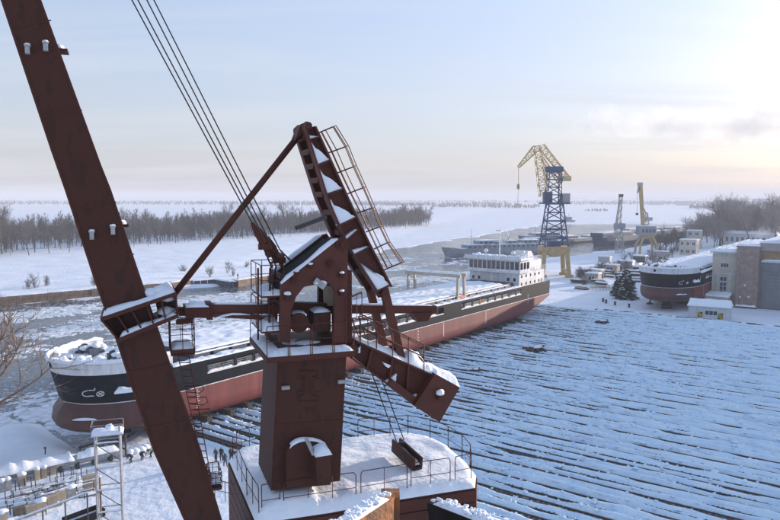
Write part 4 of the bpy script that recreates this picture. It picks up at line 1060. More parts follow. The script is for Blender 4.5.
# --- counterweight arm and block
plate([(350, 344), (353, 339), (359, 340), (432, 375), (424, 404), (414, 400), (388, 384), (352, 356)], .72, .62).build('arm_web', 'crane_paint', crane)
plate([(350, 344), (353, 339), (359, 340), (432, 375), (424, 404), (414, 400), (388, 384), (352, 356)], -.62, -.72).build('arm_web', 'crane_paint', crane)
a, b = cl(356, 340, .9), cl(432, 374, .9)
MB().prism([a, b, b - Vector((0, 0, .08)), a - Vector((0, 0, .08))], [Vector((p.x, -.9, p.z)) for p in (a, b, b - Vector((0, 0, .08)), a - Vector((0, 0, .08)))]).build('arm_top_plate', 'crane_red', crane)
a2, b2_ = cl(352, 357, .9), cl(420, 407, .9)
MB().prism([a2, b2_, b2_ - Vector((0, 0, .08)), a2 - Vector((0, 0, .08))], [Vector((p.x, -.9, p.z)) for p in (a2, b2_, b2_ - Vector((0, 0, .08)), a2 - Vector((0, 0, .08)))]).build('arm_bottom_plate', 'crane_red', crane)
snow_poly([a, b, Vector((b.x, -.9, b.z)), Vector((a.x, -.9, a.z))], .12, .2, .2, 3, .9).build('arm_snow', 'snow', crane, True)
for i, (u, v) in enumerate(((372, 348), (392, 358), (408, 366))):
    p = cl(u, v, .88); q = cl(u - 6 + 2 * i, v + 22 + 6 * i, .88); MB().prism([p, q, q - Vector((.06, 0, 0)), p - Vector((.06, 0, 0))], [Vector((s_.x, .7, s_.z)) for s_ in (p, q, q - Vector((.06, 0, 0)), p - Vector((.06, 0, 0)))]).build('arm_stiffener', 'crane_red', crane)
for i, P in enumerate((((384, 383), (397, 374), (395, 384)), ((405, 399), (424, 392), (418, 402)), ((352, 355), (361, 346), (360, 353)), ((382, 362), (392, 366), (388, 368)))):
    fa = [cl(u, v, .86) for u, v in ragged(P)]; MB().prism(fa, [Vector((p.x, .7, p.z)) for p in fa]).build('arm_snow_wedge', 'snow', crane)
cw = plate([(435.6, 374), (460, 387.5), (439.6, 422.5), (414, 406)], 1.15, -1.15).build('counterweight', 'crane_red', crane)
a, b = cl(435.6, 374, 1.15), cl(460, 387.5, 1.15); c = cl(424, 368, 1.0)
snow_poly([a, b, Vector((b.x, -1.15, b.z)), Vector((a.x, -1.15, a.z))], .2, .2, .2, 5, .5).build('counterweight_snow', 'snow', crane, True)
snow_poly([cl(408, 362, .9), cl(434, 374, .9), cl(434, 374, .9) + Vector((0, -1.9, 0)), cl(408, 362, .9) + Vector((0, -1.9, 0))], .25, .2, .2, 6, .8).build('arm_snow_heap', 'snow', crane, True)
p = cl(438.5, 396, 1.15); k = MB(); k.tube((p.x, 1.1, p.z), (p.x, 1.4, p.z - .05), .13, n=10); k.build('counterweight_lug', 'crane_paint', crane); MB().blob((p.x, 1.3, p.z + .16), (.15, .15, .12), 2).build('lug_snow', 'snow', crane, True)
sl_ = plate([(388, 384), (392, 379), (418, 399), (414, 406)], 1.0, -1.0).build('weight_slab', 'crane_red', crane)
for i, (u, v) in enumerate(((391, 353.5), (410, 362.5))):
    c = cl(u, v, .2); k = MB(); pts = [Vector((c.x + .42 * math.cos(R(a_)), 0, c.z + .34 * math.sin(R(a_)))) for a_ in range(0, 181, 20)]
    k.prism([Vector((q_.x, .5, q_.z)) for q_ in pts], [Vector((q_.x, .3, q_.z)) for q_ in pts]); k.build('round_lug', 'crane_red', crane)
# walkway rails along the counterweight arm
for y in (.95, -.95):
    k = MB(); P0, P1 = cl(360, 341, y), cl(424, 371, y)
    for h in (.5, .95): k.tube(P0 + Vector((0, 0, h)), P1 + Vector((0, 0, h)), .024, n=4)
    for i in range(5): c = P0.lerp(P1, i / 4); k.tube(c, c + Vector((0, 0, .95)), .022, n=4)
    k.build('arm_railing', 'crane_paint', crane)
for (u0, v0, u1, v1) in ((346, 345, 368, 345), (346, 325, 362, 318)):
    for y in (.3, 1.3): k = MB(); rail_panel(k, cl(u0, v0, y), cl(u1, v1, y), .9, .016, 1, 2); k.build('rear_railing', 'crane_paint', crane)
# pivot of the arm
p = cl(350, 349, .9); k = MB(); k.tube((p.x, -1.2, p.z), (p.x, 1.2, p.z), .22, n=12); k.build('arm_pivot', 'crane_paint', crane)
# --- ropes
RP = [((132, 0), (257, 232), (272, 268), .35), ((138, 0), (264, 238), (276, 266), .15), ((147, 0), (272, 246), (283, 264), -.1), ((154, 0), (280, 250), (291, 261), -.35)]
for i, (a, b, c, y) in enumerate(RP):
    A_, B2_ = cl(*a, y), cl(*b, y); top = A_ + (A_ - B2_) * .9
    k = MB(); k.tube(top, B2_, .022, n=5); k.tube(B2_, cl(*c, y), .03, n=5); k.build('rope', 'rope', crane)
    if i < 3:
        d = (B2_ - A_).normalized(); k = MB(); k.tube(B2_ - d * .35, B2_ + d * .1, .06, .14, 8); k.tube(B2_ + d * .1, B2_ + d * .45, .12, n=8); k.box(B2_ + d * .55, (.42, .22, .2)); k.tube(B2_ + d * .65, B2_ + d * .95, .07, n=6); k.build('rope_socket', 'crane_paint', crane)
for (a, b, y) in (((352, 318), (397, 443), .3), ((358, 316), (404, 440), .05)):
    k = MB(); k.tube(cl(*a, y), cl(*b, y), .02, n=5); k.build('hoist_rope', 'rope', crane)
k = MB(); k.tube(cl(283, 262, -.1), cl(272, 300, -.1), .03, n=5); k.tube(cl(276, 266, .15), cl(270, 305, .15), .03, n=5); k.build('hoist_rope', 'rope', crane)
# --- boom ladder, baskets
k = MB()
for du in (0, 5): k.tube(cl(178 + du * 2.2, 356, .7), cl(206 + du, 478, .7), .017, n=5)
for i in range(18):
    tt = i / 18; k.tube(cl(178 + 28 * tt, 356 + 122 * tt, .7), cl(189 + 22 * tt, 356 + 122 * tt, .7), .016, n=4)
k.build('boom_ladder', 'crane_paint', crane)
for (v, u) in ((392, 186), (404, 190), (416, 193)):
    a, b = cl(u, v, .7), cl(u + 18, v - 2, .5); k = MB(); k.path([a, a.lerp(b, .7) + Vector((0, .3, 0)), b, b + Vector((0, -.6, 0)), a + Vector((0, -.7, 0))], .016, 4); k.build('ladder_hoop', 'crane_paint', crane)
def basket(u0, u1, vt, vb, y0, y1, nm):
    p, q = cl(u0, vb, y1), cl(u1, vb, y1); h = cl(u0, vt, y1).z - p.z
    fl = MB().b2((q.x, y0, p.z - .08), (p.x, y1, p.z)).build(nm, 'crane_paint', crane)
    MB().b2((q.x, y0, p.z - .04), (p.x, y1, p.z + .12)).build('toe_plate', 'crane_paint', fl) if nm == 'basket' else None
    for (a, b) in (((p.x, y1), (q.x, y1)), ((p.x, y0), (q.x, y0)), ((p.x, y0), (p.x, y1)), ((q.x, y0), (q.x, y1))):
        k = MB(); rail_panel(k, (a[0], a[1], p.z), (b[0], b[1], p.z), h, .015, 2, 1); k.build('basket_rail', 'crane_paint', fl)
    snow_poly([(q.x + .03, y0 + .03, p.z + .12), (p.x - .03, y0 + .03, p.z + .12), (p.x - .03, y1 - .03, p.z + .12), (q.x + .03, y1 - .03, p.z + .12)], .1, .2, .15, 2, .8).build('snow', 'snow', fl, True)
basket(171, 195, 318, 354, -.5, .6, 'basket')
basket(210, 222, 474, 489, -.4, .6, 'step_platform')
k = MB(); k.beam(cl(176, 322, 0), cl(193, 320, 0), .3, .15); k.build('basket_hanger', 'crane_paint', crane)
# --- machine house
OUT = [(229, 461), (256, 524), (330, 513), (398, 500), (475, 488), (476, 476), (466, 463), (450, 450), (430, 440), (408, 436), (380, 438), (345, 443), (290, 446), (240, 451)]
zo = ZP - .35
ol = [cpl(u, v, zo) for u, v in OUT]
mb = MB(); lo = [Vector((p.x, p.y, p.z - 2.9)) for p in ol]; mb.prism([Vector(p) for p in ol], lo); mb.build('machine_house', 'crane_plate', crane)
nO = len(ol)
for j in range(6):                                      # horizontal boards of the house wall
    for i in range(5):
        a, b = ol[i], ol[(i + 1) % nO]; d = (b - a); nv = Vector((d.y, -d.x, 0)).normalized()
        if nv.dot(a.lerp(b, .5)) < 0: nv = -nv
        z0 = -.38 - .45 * j; k = MB(); c0_, c1_ = a + nv * .02, b + nv * .02
        k.beam(Vector((c0_.x, c0_.y, a.z + z0 + .1)), Vector((c1_.x, c1_.y, a.z + z0 + .1)), .05, .41); k.build('wall_board', 'crane_paint', crane)
def drift(co):
    dx = max(0, abs(co.x) - 1.3); dy = max(0, abs(co.y) - 1.3); dd = math.hypot(dx, dy); return .35 * math.exp(-dd * 1.3) * (1 if co.x > 0 else .4) - .05
rs_ = snow_poly([p * 1.0 for p in ol], .36, .28, .35, 4, .10, extra=drift); rs_.build('roof_snow', 'snow', crane, True)
RL = [(233, 462), (247, 498), (259, 519), (262, 517), (280, 514), (284, 514), (356, 503), (361, 502), (407, 494), (411, 493), (450, 487), (455, 486), (471, 482), (470, 472), (462, 462), (448, 452), (430, 444), (408, 440), (390, 441), (358, 444)]
rp_ = [cpl(u, v, ZP - .3) for u, v in RL]
for i in range(len(rp_) - 1):
    L_ = (rp_[i + 1] - rp_[i]).length
    if L_ < .25: continue
    k = MB(); rail_panel(k, rp_[i], rp_[i + 1], 1.08, .016, 1, 2 if L_ > 1.8 else (1 if L_ > 1.2 else 0)); k.build('roof_railing', 'crane_paint', crane)
k = MB(); rail_panel(k, cpl(237, 456, ZP - .3), cpl(262, 450, ZP - .3), 1.05, .016, 1, 1); k.build('roof_railing', 'crane_paint', crane)
k = MB(); rail_panel(k, cpl(215, 500, ZP - 1.4), cpl(236, 505, ZP - 1.4), .8, .016, 1, 1); k.build('side_railing', 'dark_steel', crane)
# pulley plate lying in the snow
a, b = cpl(393, 452, ZP), cpl(420, 472, ZP)
a, b = cpl(396, 455, ZP), cpl(418, 470, ZP); k = MB(); w_ = Vector(((b - a).y, -(b - a).x, 0)).normalized()
for o_ in (-.16, .16): k.beam(a + w_ * o_ + Vector((0, 0, .42)), b + w_ * o_ + Vector((0, 0, .2)), .07, .5)
k.beam(a + Vector((0, 0, .2)), b + Vector((0, 0, .05)), .26, .12); pp_ = k.build('pulley_block', 'crane_plate', crane)
k = MB(); c = a.lerp(b, .3) + Vector((0, 0, .5)); k.lathe(c - (b - a).normalized() * .1, [(.17, -.06), (.17, .06)], 14, Matrix.Rotation(math.pi / 2, 3, 'X')); k.build('pulley', 'dark_steel', pp_)
k = MB(); k.snow_strip([a + Vector((0, 0, .32)), b + Vector((0, 0, .18))], .24, .14, .2, 2); k.build('snow', 'snow', pp_, True)
# portal below the house, down to the ground
gz0 = -c0.z; cx_ = sum((p.x for p in ol)) / nO; cy_ = sum((p.y for p in ol)) / nO
k = MB(); k.lathe((cx_, cy_, -5.2), [(2.6, 0), (2.6, 2.1)], 24); k.build('slewing_ring', 'dark_steel', crane)
k = MB(); k.b2((cx_ - 5, cy_ - 5, -6.6), (cx_ + 5, cy_ + 5, -5.2)); k.build('portal_top', 'crane_paint', crane)
for sx in (-1, 1):
    for sy in (-1, 1):
        k = MB(); k.beam((cx_ + sx * 4.4, cy_ + sy * 4.4, -6), (cx_ + sx * 5.6, cy_ + sy * 5.6, gz0 + .8), 1.1, 1.1, (1, 0, 0)); k.b2((cx_ + sx * 5.6 - 1.4, cy_ + sy * 5.6 - .5, gz0 - .1), (cx_ + sx * 5.6 + 1.4, cy_ + sy * 5.6 + .5, gz0 + .8)); k.build('portal_leg', 'crane_paint', crane)
k = MB(); k.tube(cl(229, 560, 0) + Vector((0, -.8, 0)), cl(229, 560, 0) + Vector((0, .8, 0)), .35, n=12); k.beam(cl(229, 560, 0), (cx_, cy_, -1.9), .8, .7); k.build('boom_hinge', 'crane_paint', crane)

# --- the photographer's own platform: only two snowy beam ends reach into view
pf = empty('lookout_platform', (0, 0, 0)); tag(pf, 'two snow-topped beam ends, rusty orange and black, at the lower edge of view', 'platform')
MB().b2((-2.4, -3.2, 31.0), (2.4, 2.0, 31.2)).build('deck_plate', 'dark_steel', pf)
for sx in (-1, 1):
    for y in (-3, 1.8): MB().b2((sx * 2.2 - .2, y - .2, -.1), (sx * 2.2 + .2, y + .2, 31.0)).build('leg', 'dark_steel', pf)
def near_beam(u0, v0, D0, u1, v1, D1, wd, ht, mt, nm):
    a, b = pY(u0, v0, D0), pY(u1, v1, D1); d = (b - a).normalized()
    k = MB(); k.beam(a - d * 2.2 - Vector((0, 0, ht / 2)), b - Vector((0, 0, ht / 2)), wd, ht)
    o = k.build(nm, mt, pf); s_ = MB()
    s_.snow_strip([a - d * 2.0, a, b - d * .04], wd * .98, .035, .05, u0 * .1); s_.build('snow', 'snow', o, True)
    r = random.Random(int(u0)); g = MB(); x_ = d.cross(Vector((0, 0, 1))).normalized()
    for i in range(110):
        g.blob(a.lerp(b, r.uniform(-.4, .98)) + x_ * r.uniform(-.42, .42) * wd + Vector((0, 0, .03)), (r.uniform(.008, .024),) * 2 + (r.uniform(.006, .016),), i, 6)
    g = g.build('snow_crumbs', 'snow', o, True); g['kind'] = 'stuff'
near_beam(330, 532, 4.3, 386, 496, 5.0, .13, .42, 'orange_beam', 'rusty_beam')
near_beam(520, 534, 4.2, 436, 502, 5.2, .13, .20, 'black_paint', 'black_beam')
p = pY(389, 494, 5.05); MB().b2((p.x - .06, p.y - .05, p.z - .5), (p.x + .08, p.y + .1, p.z)).build('end_block', 'orange_beam', pf)

# ================================================================== HALL, ANNEX, BOOTH
hp = pz(735, 307, 0)
AZN = math.atan2(AXN.y, AXN.x)
hall = empty('ship_hall', (hp.x, hp.y, 0), AZN)         # local x along the front wall (to the right), y away from camera
tag(hall, 'big brown brick ship hall with grey doors and snowy roof beyond the slipway', 'building')
HH = 20.6
MB().b2((6.0, 1.2, -.2), (86, 96, HH - 1.0)).build('hall_body', 'hall_plaster', hall)
def gable(x0, x1, y0, y1, z0, z1, mat_, nm, th=.35):
    xm = (x0 + x1) / 2; k = MB(); k.prism([(x0, y0, z0), (xm, y0, z1), (x1, y0, z0), (x1, y0, z0 - th), (x0, y0, z0 - th)], [(x0, y1, z0), (xm, y1, z1), (x1, y1, z0), (x1, y1, z0 - th), (x0, y1, z0 - th)]); return k.build(nm, mat_, hall, )
gable(5.6, 86.4, .6, 96.5, HH - .7, HH + 5.2, 'snow', 'roof')
MB().b2((30, 8, HH - 1.2), (150, 96, 29.0)).build('shade_bay', 'hall_plaster', hall)  # unseen taller bay, added so its shadow covers the slipway
MB().b2((29.5, 7.5, 29.0), (150.5, 96.5, 29.5)).build('shade_bay_roof', 'snow', hall)
MB().b2((86.01, 1.3, -.2), (150, 7.99, HH - 1.5)).build('side_bay', 'hall_plaster', hall)
MB().b2((5.9, .7, HH - 3.4), (86.2, 1.19, HH - .9)).build('fascia', 'hall_plaster', hall)
MB().b2((6.5, .95, HH - 6.2), (86, 1.195, HH - 3.42)).build('ochre_band', 'ochre', hall)
MB().b2((6.4, .3, HH - 6.75), (86, 1.19, HH - 6.2)).build('door_rail', 'booth', hall)
sn = MB(); sn.snow_strip([(6.4, .7, HH - 6.2), (86, .7, HH - 6.2)], .7, .3, 1, 1); sn.build('rail_snow', 'snow', hall, True)
for i in range(8):                                       # door leaves built of slats
    x0 = 6.6 + i * 9.6
    lf = MB().b2((x0, .78, 0.2), (x0 + 9.4, 1.1, HH - 6.8)).build('door_leaf', 'door_grey', hall)
    if i < 2:
        for j in range(13): MB().b2((x0 + .06, .7, .3 + j), (x0 + 9.34, .77, 1.17 + j)).build('slat', 'door_grey', lf)
# pylon with recessed panels, brick courses
pyl = MB(); pyl.b2((0, -.8, -.2), (6.0, 5, HH - 2.4)); pyl.build('pylon', 'brick_hall', hall)
MB().b2((-.25, -1.05, HH - 2.4), (6.2, 5.2, HH - 2.0)).build('pylon_cornice', 'brick_hall', hall)
MB().b2((.9, -.95, HH - 4.4), (5.1, -.8, HH - 3.9)).build('pylon_band', 'brick_hall', hall)
MB().b2((.9, -.95, HH - 6.8), (5.1, -.8, HH - 6.4)).build('pylon_band', 'brick_hall', hall)
MB().b2((.2, -1.0, .0), (5.9, -.8, .9)).build('pylon_plinth', 'quay_stone', hall)
for x in (.1, 4.9): MB().b2((x, -.98, .9), (x + .9, -.8, HH - 7)).build('pilaster', 'brick_hall', hall)
for (x, z) in ((2.6, 6.6), (1.4, 3.0), (3.7, 3.2)):
    k = MB(); k.b2((x - .25, -1.2, z - .3), (x + .25, -.81, z + .25)); ko = k.build('wall_lamp', 'galvanised', hall); MB().blob((x, -1.02, z + .3), (.38, .3, .22), x).build('snow', 'snow', ko, True)
snow_poly([(-.2, -1.0, HH - 2.0), (6.2, -1.0, HH - 2.0), (6.2, 5.1, HH - 2.0), (-.2, 5.1, HH - 2.0)], .45, .6, .4, 2, .3).build('pylon_snow', 'snow', hall, True)
sn = MB(); sn.snow_strip([(.2, -1.3, .6), (5.9, -1.3, .6)], 1.1, .5, .5, 3); sn.build('ledge_snow', 'snow', hall, True)
# cream annex
ax0, ax1, ay0, ay1, AH = -7.0, -.05, 1.0, 60, 16.2
an = empty('annex', (hp.x, hp.y, 0), AZN); tag(an, 'narrow cream plaster annex with tall windows and icicles between hull and hall', 'building')
MB().b2((ax0, ay0, -.2), (ax1, ay1, AH)).build('wall', 'cream', an)
MB().b2((ax0 - .7, ay0 - .7, AH), (ax1 + .02, ay1, AH + .35)).build('eaves', 'booth', an)
snow_poly([(ax0 - .7, ay0 - .75, AH + .35), (ax1, ay0 - .75, AH + .35), (ax1, ay1, AH + .35), (ax0 - .7, ay1, AH + .35)], .7, 1.2, .6, 3, .3).build('roof_snow', 'snow', an, True)
rnd = random.Random(9)
for i in range(16):
    x = ax0 - .6 + i * .46; k = MB(); k.tube((x, ay0 - .66, AH), (x, ay0 - .66, AH - rnd.uniform(.4, 1.7)), .1, .015, 6); k.build('icicle', 'rough_ice', an)
def window(par, x, y, z, wd, ht, nxp, nzp, fr='white_paint'):
    wo = MB().b2((x, y - .02, z), (x + wd, y + .02, z + ht)).build('window', 'glass', par)
    k = MB()
    for i in range(nxp + 1): k.b2((x + wd * i / nxp - .05, y - .09, z - .05), (x + wd * i / nxp + .05, y - .021, z + ht + .05))
    for i in range(nzp + 1): k.b2((x + .06, y - .085, z + ht * i / nzp - .05), (x + wd - .06, y - .022, z + ht * i / nzp + .05))
    k.build('frame', fr, wo); return wo
window(an, -4.6, ay0 - .03, 11.7, 2.2, 1.3, 3, 1)
window(an, -4.7, ay0 - .03, 7.5, 1.9, 1.3, 2, 1); window(an, -4.7, ay0 - .03, 3.6, 1.9, 3.5, 2, 3); window(an, -4.7, ay0 - .03, 1.6, 1.9, 1.2, 2, 1)
MB().b2((ax0 - .02, ay0 - .12, 9.6), (ax1, ay0 - .001, 9.9)).build('string_course', 'booth', an)
for x in (ax0, -5.4, -2.2): MB().b2((x + .02, ay0 - .1, 0), (x + .4, ay0 - .002, 9.6)).build('pilaster', 'booth', an)
MB().b2((-2.0, ay0 - .04, 2.2), (-.8, ay0 - .001, 9.0)).build('blind_panel', 'cream', an)
# low lean-to in front of annex
lt = empty('lean_to', (hp.x, hp.y, 0), AZN); tag(lt, 'low snow-roofed lean-to at the foot of the cream annex', 'shed')
MB().b2((-7.6, -5.2, -.1), (-1.2, .9, 3.4)).build('wall', 'cream', lt)
snow_poly([(-7.9, -5.5, 3.4), (-.9, -5.5, 3.4), (-.9, .9, 3.9), (-7.9, .9, 3.9)], .5, .6, .4, 3, .3).build('roof_snow', 'snow', lt, True)
# booth in front
bq = pz(688, 318.5, 0); bo = empty('site_booth', (bq.x, bq.y, 0), AZN + R(6)); tag(bo, 'pale grey site booth with snowy hipped roof before the unfinished hull', 'booth')
MB().b2((0, 0, -.2), (10.2, 6, 3.5)).build('wall', 'booth', bo); MB().b2((-.35, -.35, 3.5), (10.55, 6.35, 3.7)).build('eaves', 'white_paint', bo)
snow_poly([(-.4, -.4, 3.7), (10.6, -.4, 3.7), (10.6, 6.4, 3.7), (-.4, 6.4, 3.7)], .35, .6, .3, 3, .15, extra=lambda c: 1.3 * (1 - abs(c.y - 3) / 3.4)).build('roof_snow', 'snow', bo, True)
window(bo, 4.2, -.03, 1.4, 3.0, 1.2, 3, 1)
for x in (.02, 2.0, 8.4): MB().b2((x, -.06, 0), (x + .18, -.001, 3.5)).build('batten', 'booth', bo)
for x in (3.0, 8.0):
    k = MB(); k.box((x, -.18, 1.3), (1.1, .08, 1.5)); sg = k.build('striped_board', 'black_paint', bo)
    for j in range(3): MB().box((x, -.235, .85 + j * .45), (1.2, .02, .2), M4=Matrix.Rotation(R(35), 3, 'Y')).build('stripe', 'yellow_black', sg)
# snow banks at the foot of the hall
rnd = random.Random(6)
for i in range(9):
    p = sl(S1 + 9 + rnd.uniform(-3, 5), 70 + i * 7 + rnd.uniform(-2, 2)); k = MB(); k.blob((0, 0, .1), (rnd.uniform(2.5, 5), rnd.uniform(1.5, 3), rnd.uniform(.8, 1.9)), i, 14); o = k.build('snow_bank', 'snow', None, True, (p.x, p.y, 0), AZN)
    tag(o, 'ploughed snow bank by the hall doors, ' + ordw(i) + ' from the booth side', 'snow bank', 'snow banks by the hall')

# ================================================================== FAR CRANES
def far_crane_blue():
    base = pz(553, 276, 0); Y0 = base.y; root = empty('lattice_crane', (base.x, base.y, 0))
    tag(root, 'tall blue lattice tower crane on yellow portal with yellow jib', 'crane')
    def P(u, v, dy=0.0): q = pY(u, v, Y0 + dy); return Vector((q.x - base.x, q.y - base.y, q.z))
    hw = (P(566, 270).x - P(540, 270).x) / 2; zt = P(553, 246).z
    for sx in (-1, 1):
        for sy in (-1, 1):
            k = MB(); k.beam((sx * hw * 1.0, sy * hw * .9, .9), (sx * hw * .82, sy * hw * .75, zt - 1), 1.5, 1.5, (1, 0, 0)); k.b2((sx * hw - 1.6, sy * hw * .9 - .8, -.1), (sx * hw + 1.6, sy * hw * .9 + .8, 1.0)); k.build('portal_leg', 'yellow', root)
        k = MB(); k.beam((sx * hw * .95, -hw, 2.5), (sx * hw * .95, hw, 2.5), .9, 1.1); k.build('portal_sill', 'yellow', root)
    k = MB(); k.b2((-hw * 1.05, -hw * .9, zt - 2), (hw * 1.05, hw * .9, zt)); k.build('portal_deck', 'yellow', root)
    for sy in (-1, 1):
        k = MB(); k.prism([(-hw * .75, sy * hw * .9, zt - 2), (hw * .75, sy * hw * .9, zt - 2), (hw * .25, sy * hw * .9, zt - 4), (-hw * .25, sy * hw * .9, zt - 4)], [(-hw * .75, sy * hw * .7, zt - 2), (hw * .75, sy * hw * .7, zt - 2), (hw * .25, sy * hw * .7, zt - 4), (-hw * .25, sy * hw * .7, zt - 4)]); k.build('portal_gusset', 'yellow', root)
    z1 = P(553, 204).z; wb = P(563.5, 246).x - P(540, 246).x; wt = P(559, 204).x - P(545, 204).x
    k = MB(); lattice(k, (0, 0, zt), (0, 0, z1), wb, wt, 5, .34, (1, 0, 0)); k.build('lattice_tower', 'blue', root)
    k = MB(); k.b2((-2.4, -2.4, zt), (2.4, 2.4, zt + 2.2)); k.build('winch_house', 'blue', root)
    # slewing part
    k = MB(); k.b2((P(541, 204).x, -4, z1), (P(568, 204).x, 4, z1 + .7)); k.build('slewing_deck', 'blue', root)
    k = MB(); k.b2((P(543, 200).x, -2.6, z1 + .7), (P(551, 200).x, 1.0, z1 + 5.0)); ca = k.build('cab', 'blue', root); MB().b2((P(543, 200).x + .3, -2.66, z1 + 2.4), (P(551, 200).x - .3, -2.59, z1 + 4.4)).build('window', 'glass', ca)
    k = MB(); k.b2((P(561, 200).x, -2.6, z1 + .7), (P(568.5, 200).x, 2.6, z1 + 4.4)); k.build('counterweight_box', 'galvanised', root)
    za = P(556, 172).z; k = MB(); lattice(k, (P(553, 204).x, 0, z1 + .7), (P(554.5, 172).x, 0, za), 6, 5, 4, .3, (1, 0, 0)); k.build('head_tower', 'blue', root)
    k = MB(); k.b2((P(546, 172).x, -2.4, za), (P(562, 172).x, 2.4, za + 2.2)); k.build('head_house', 'blue', root)
    ft, hd, tip = P(544, 196), P(537, 146), P(518.5, 167)
    k = MB(); lattice(k, ft, hd, 3.4, 2.6, 9, .2, (0, 1, 0)); k.build('jib_mast', 'yellow_pale', root)
    k = MB(); lattice(k, P(536, 148), tip, 2.8, .9, 7, .17, (0, 1, 0)); k.build('jib_tip', 'yellow_pale', root)
    k = MB(); lattice(k, P(541, 146), P(568, 179), 2.6, 2.0, 9, .18, (0, 1, 0)); k.build('jib_backstay', 'yellow_pale', root)
    k = MB(); lattice(k, P(542, 158), P(560, 184), 1.2, 1.0, 6, .13, (0, 1, 0)); k.build('jib_strut', 'yellow_pale', root)
    k = MB(); k.b2((P(559, 181).x, -2.2, P(559, 181).z), (P(570, 175).x, 2.2, P(570, 176).z)); k.build('rear_counterweight', 'yellow_pale', root)
    k = MB(); k.tube(tip, P(518.5, 183), .08, n=4); k.build('rope', 'rope', root)
    q = P(518.5, 184); k = MB(); k.lathe(q, [(.3, -2.2), (.7, -1.5), (.6, -.2), (.2, .2)], 8); k.build('hook_block', 'yellow', root)
    k = MB(); k.tube(q - Vector((0, 0, 2)), P(517.5, 205), .06, n=4); k.build('sling', 'rope', root)
far_crane_blue()
def slim_crane():
    base = pz(620, 253, 0); Y0 = base.y; root = empty('slim_crane', (base.x, base.y, 0)); tag(root, 'slim grey crane mast with upright jib between the cargo sheds', 'crane')
    def P(u, v): q = pY(u, v, Y0); return Vector((q.x - base.x, q.y - base.y, q.z))
    k = MB(); lattice(k, (0, 0, 0), P(619, 228), 4, 2.6, 5, .3, (1, 0, 0)); k.build('mast', 'galvanised', root)
    k = MB(); k.box(P(619.5, 226), (5.5, 4.5, 3.2)); k.build('cab', 'grey_ship', root)
    k = MB(); lattice(k, P(618.5, 226), P(621, 196), 2.2, 1.6, 8, .2, (1, 0, 0)); k.build('jib', 'galvanised', root)
    k = MB(); lattice(k, P(614.5, 236), P(620, 200), 1.0, .8, 9, .13, (1, 0, 0)); k.build('backstay', 'galvanised', root)
    k = MB(); k.box(P(621, 195.5), (2.2, 2, 1.6)); k.build('jib_head', 'dark_steel', root)
slim_crane()
def amber_crane():
    base = pz(646, 254, 0); Y0 = base.y; root = empty('amber_crane', (base.x, base.y, 0)); tag(root, 'amber portal crane with single upright boom and blue-grey machine house', 'crane')
    def P(u, v, dy=0): q = pY(u, v, Y0 + dy); return Vector((q.x - base.x, q.y - base.y, q.z))
    zt = P(646, 236).z
    for sx in (-1, 1):
        for sy in (-1, 1):
            k = MB(); k.path([(sx * 5.2, sy * 4, -.2), (sx * 4.6, sy * 3.6, zt * .55), (sx * 2.4, sy * 2.4, zt)], .7, 6); k.build('portal_leg', 'yellow', root)
    k = MB(); k.lathe((0, 0, zt - .6), [(3.2, 0), (3.2, 1.2)], 14); k.build('portal_ring', 'yellow', root)
    a, b = P(638, 236), P(654, 226); k = MB(); k.b2((a.x, -4, zt + .6), (b.x, 4, b.z)); mh = k.build('machine_house', 'grey_ship', root)
    for i in range(4): MB().b2((a.x + .8 + i * 2.1, -4.05, zt + 2.2), (a.x + 2.2 + i * 2.1, -3.99, zt + 4)).build('window', 'glass', mh)
    snow_poly([(a.x, -4, b.z), (b.x, -4, b.z), (b.x, 4, b.z), (a.x, 4, b.z)], .4, 1.5, .5, 2).build('snow', 'snow', mh, True)
    k = MB(); k.beam(P(643, 228), P(640.5, 184), 1.7, 1.7, (0, 1, 0)); k.build('boom', 'yellow', root)
    k = MB(); k.box(P(640, 184), (2.6, 2, 1.8)); k.tube(P(639, 185), P(637.5, 193), .5, n=6); k.build('boom_head', 'galvanised', root)
    k = MB(); k.tube(P(637.5, 193), P(637, 214), .08, n=4); k.box(P(637, 214), (1.2, 1, 1.2)); k.build('hook_line', 'dark_steel', root)
    k = MB(); lattice(k, P(647, 226), P(646, 213), 2, 1.4, 3, .2, (1, 0, 0)); k.box(P(649, 219), (3.5, 2, 2)); k.build('rear_frame', 'galvanised', root)
    k = MB(); k.beam(P(646.5, 214), P(642.2, 206), .6, .6, (0, 1, 0)); k.build('luffing_link', 'yellow', root)
amber_crane()

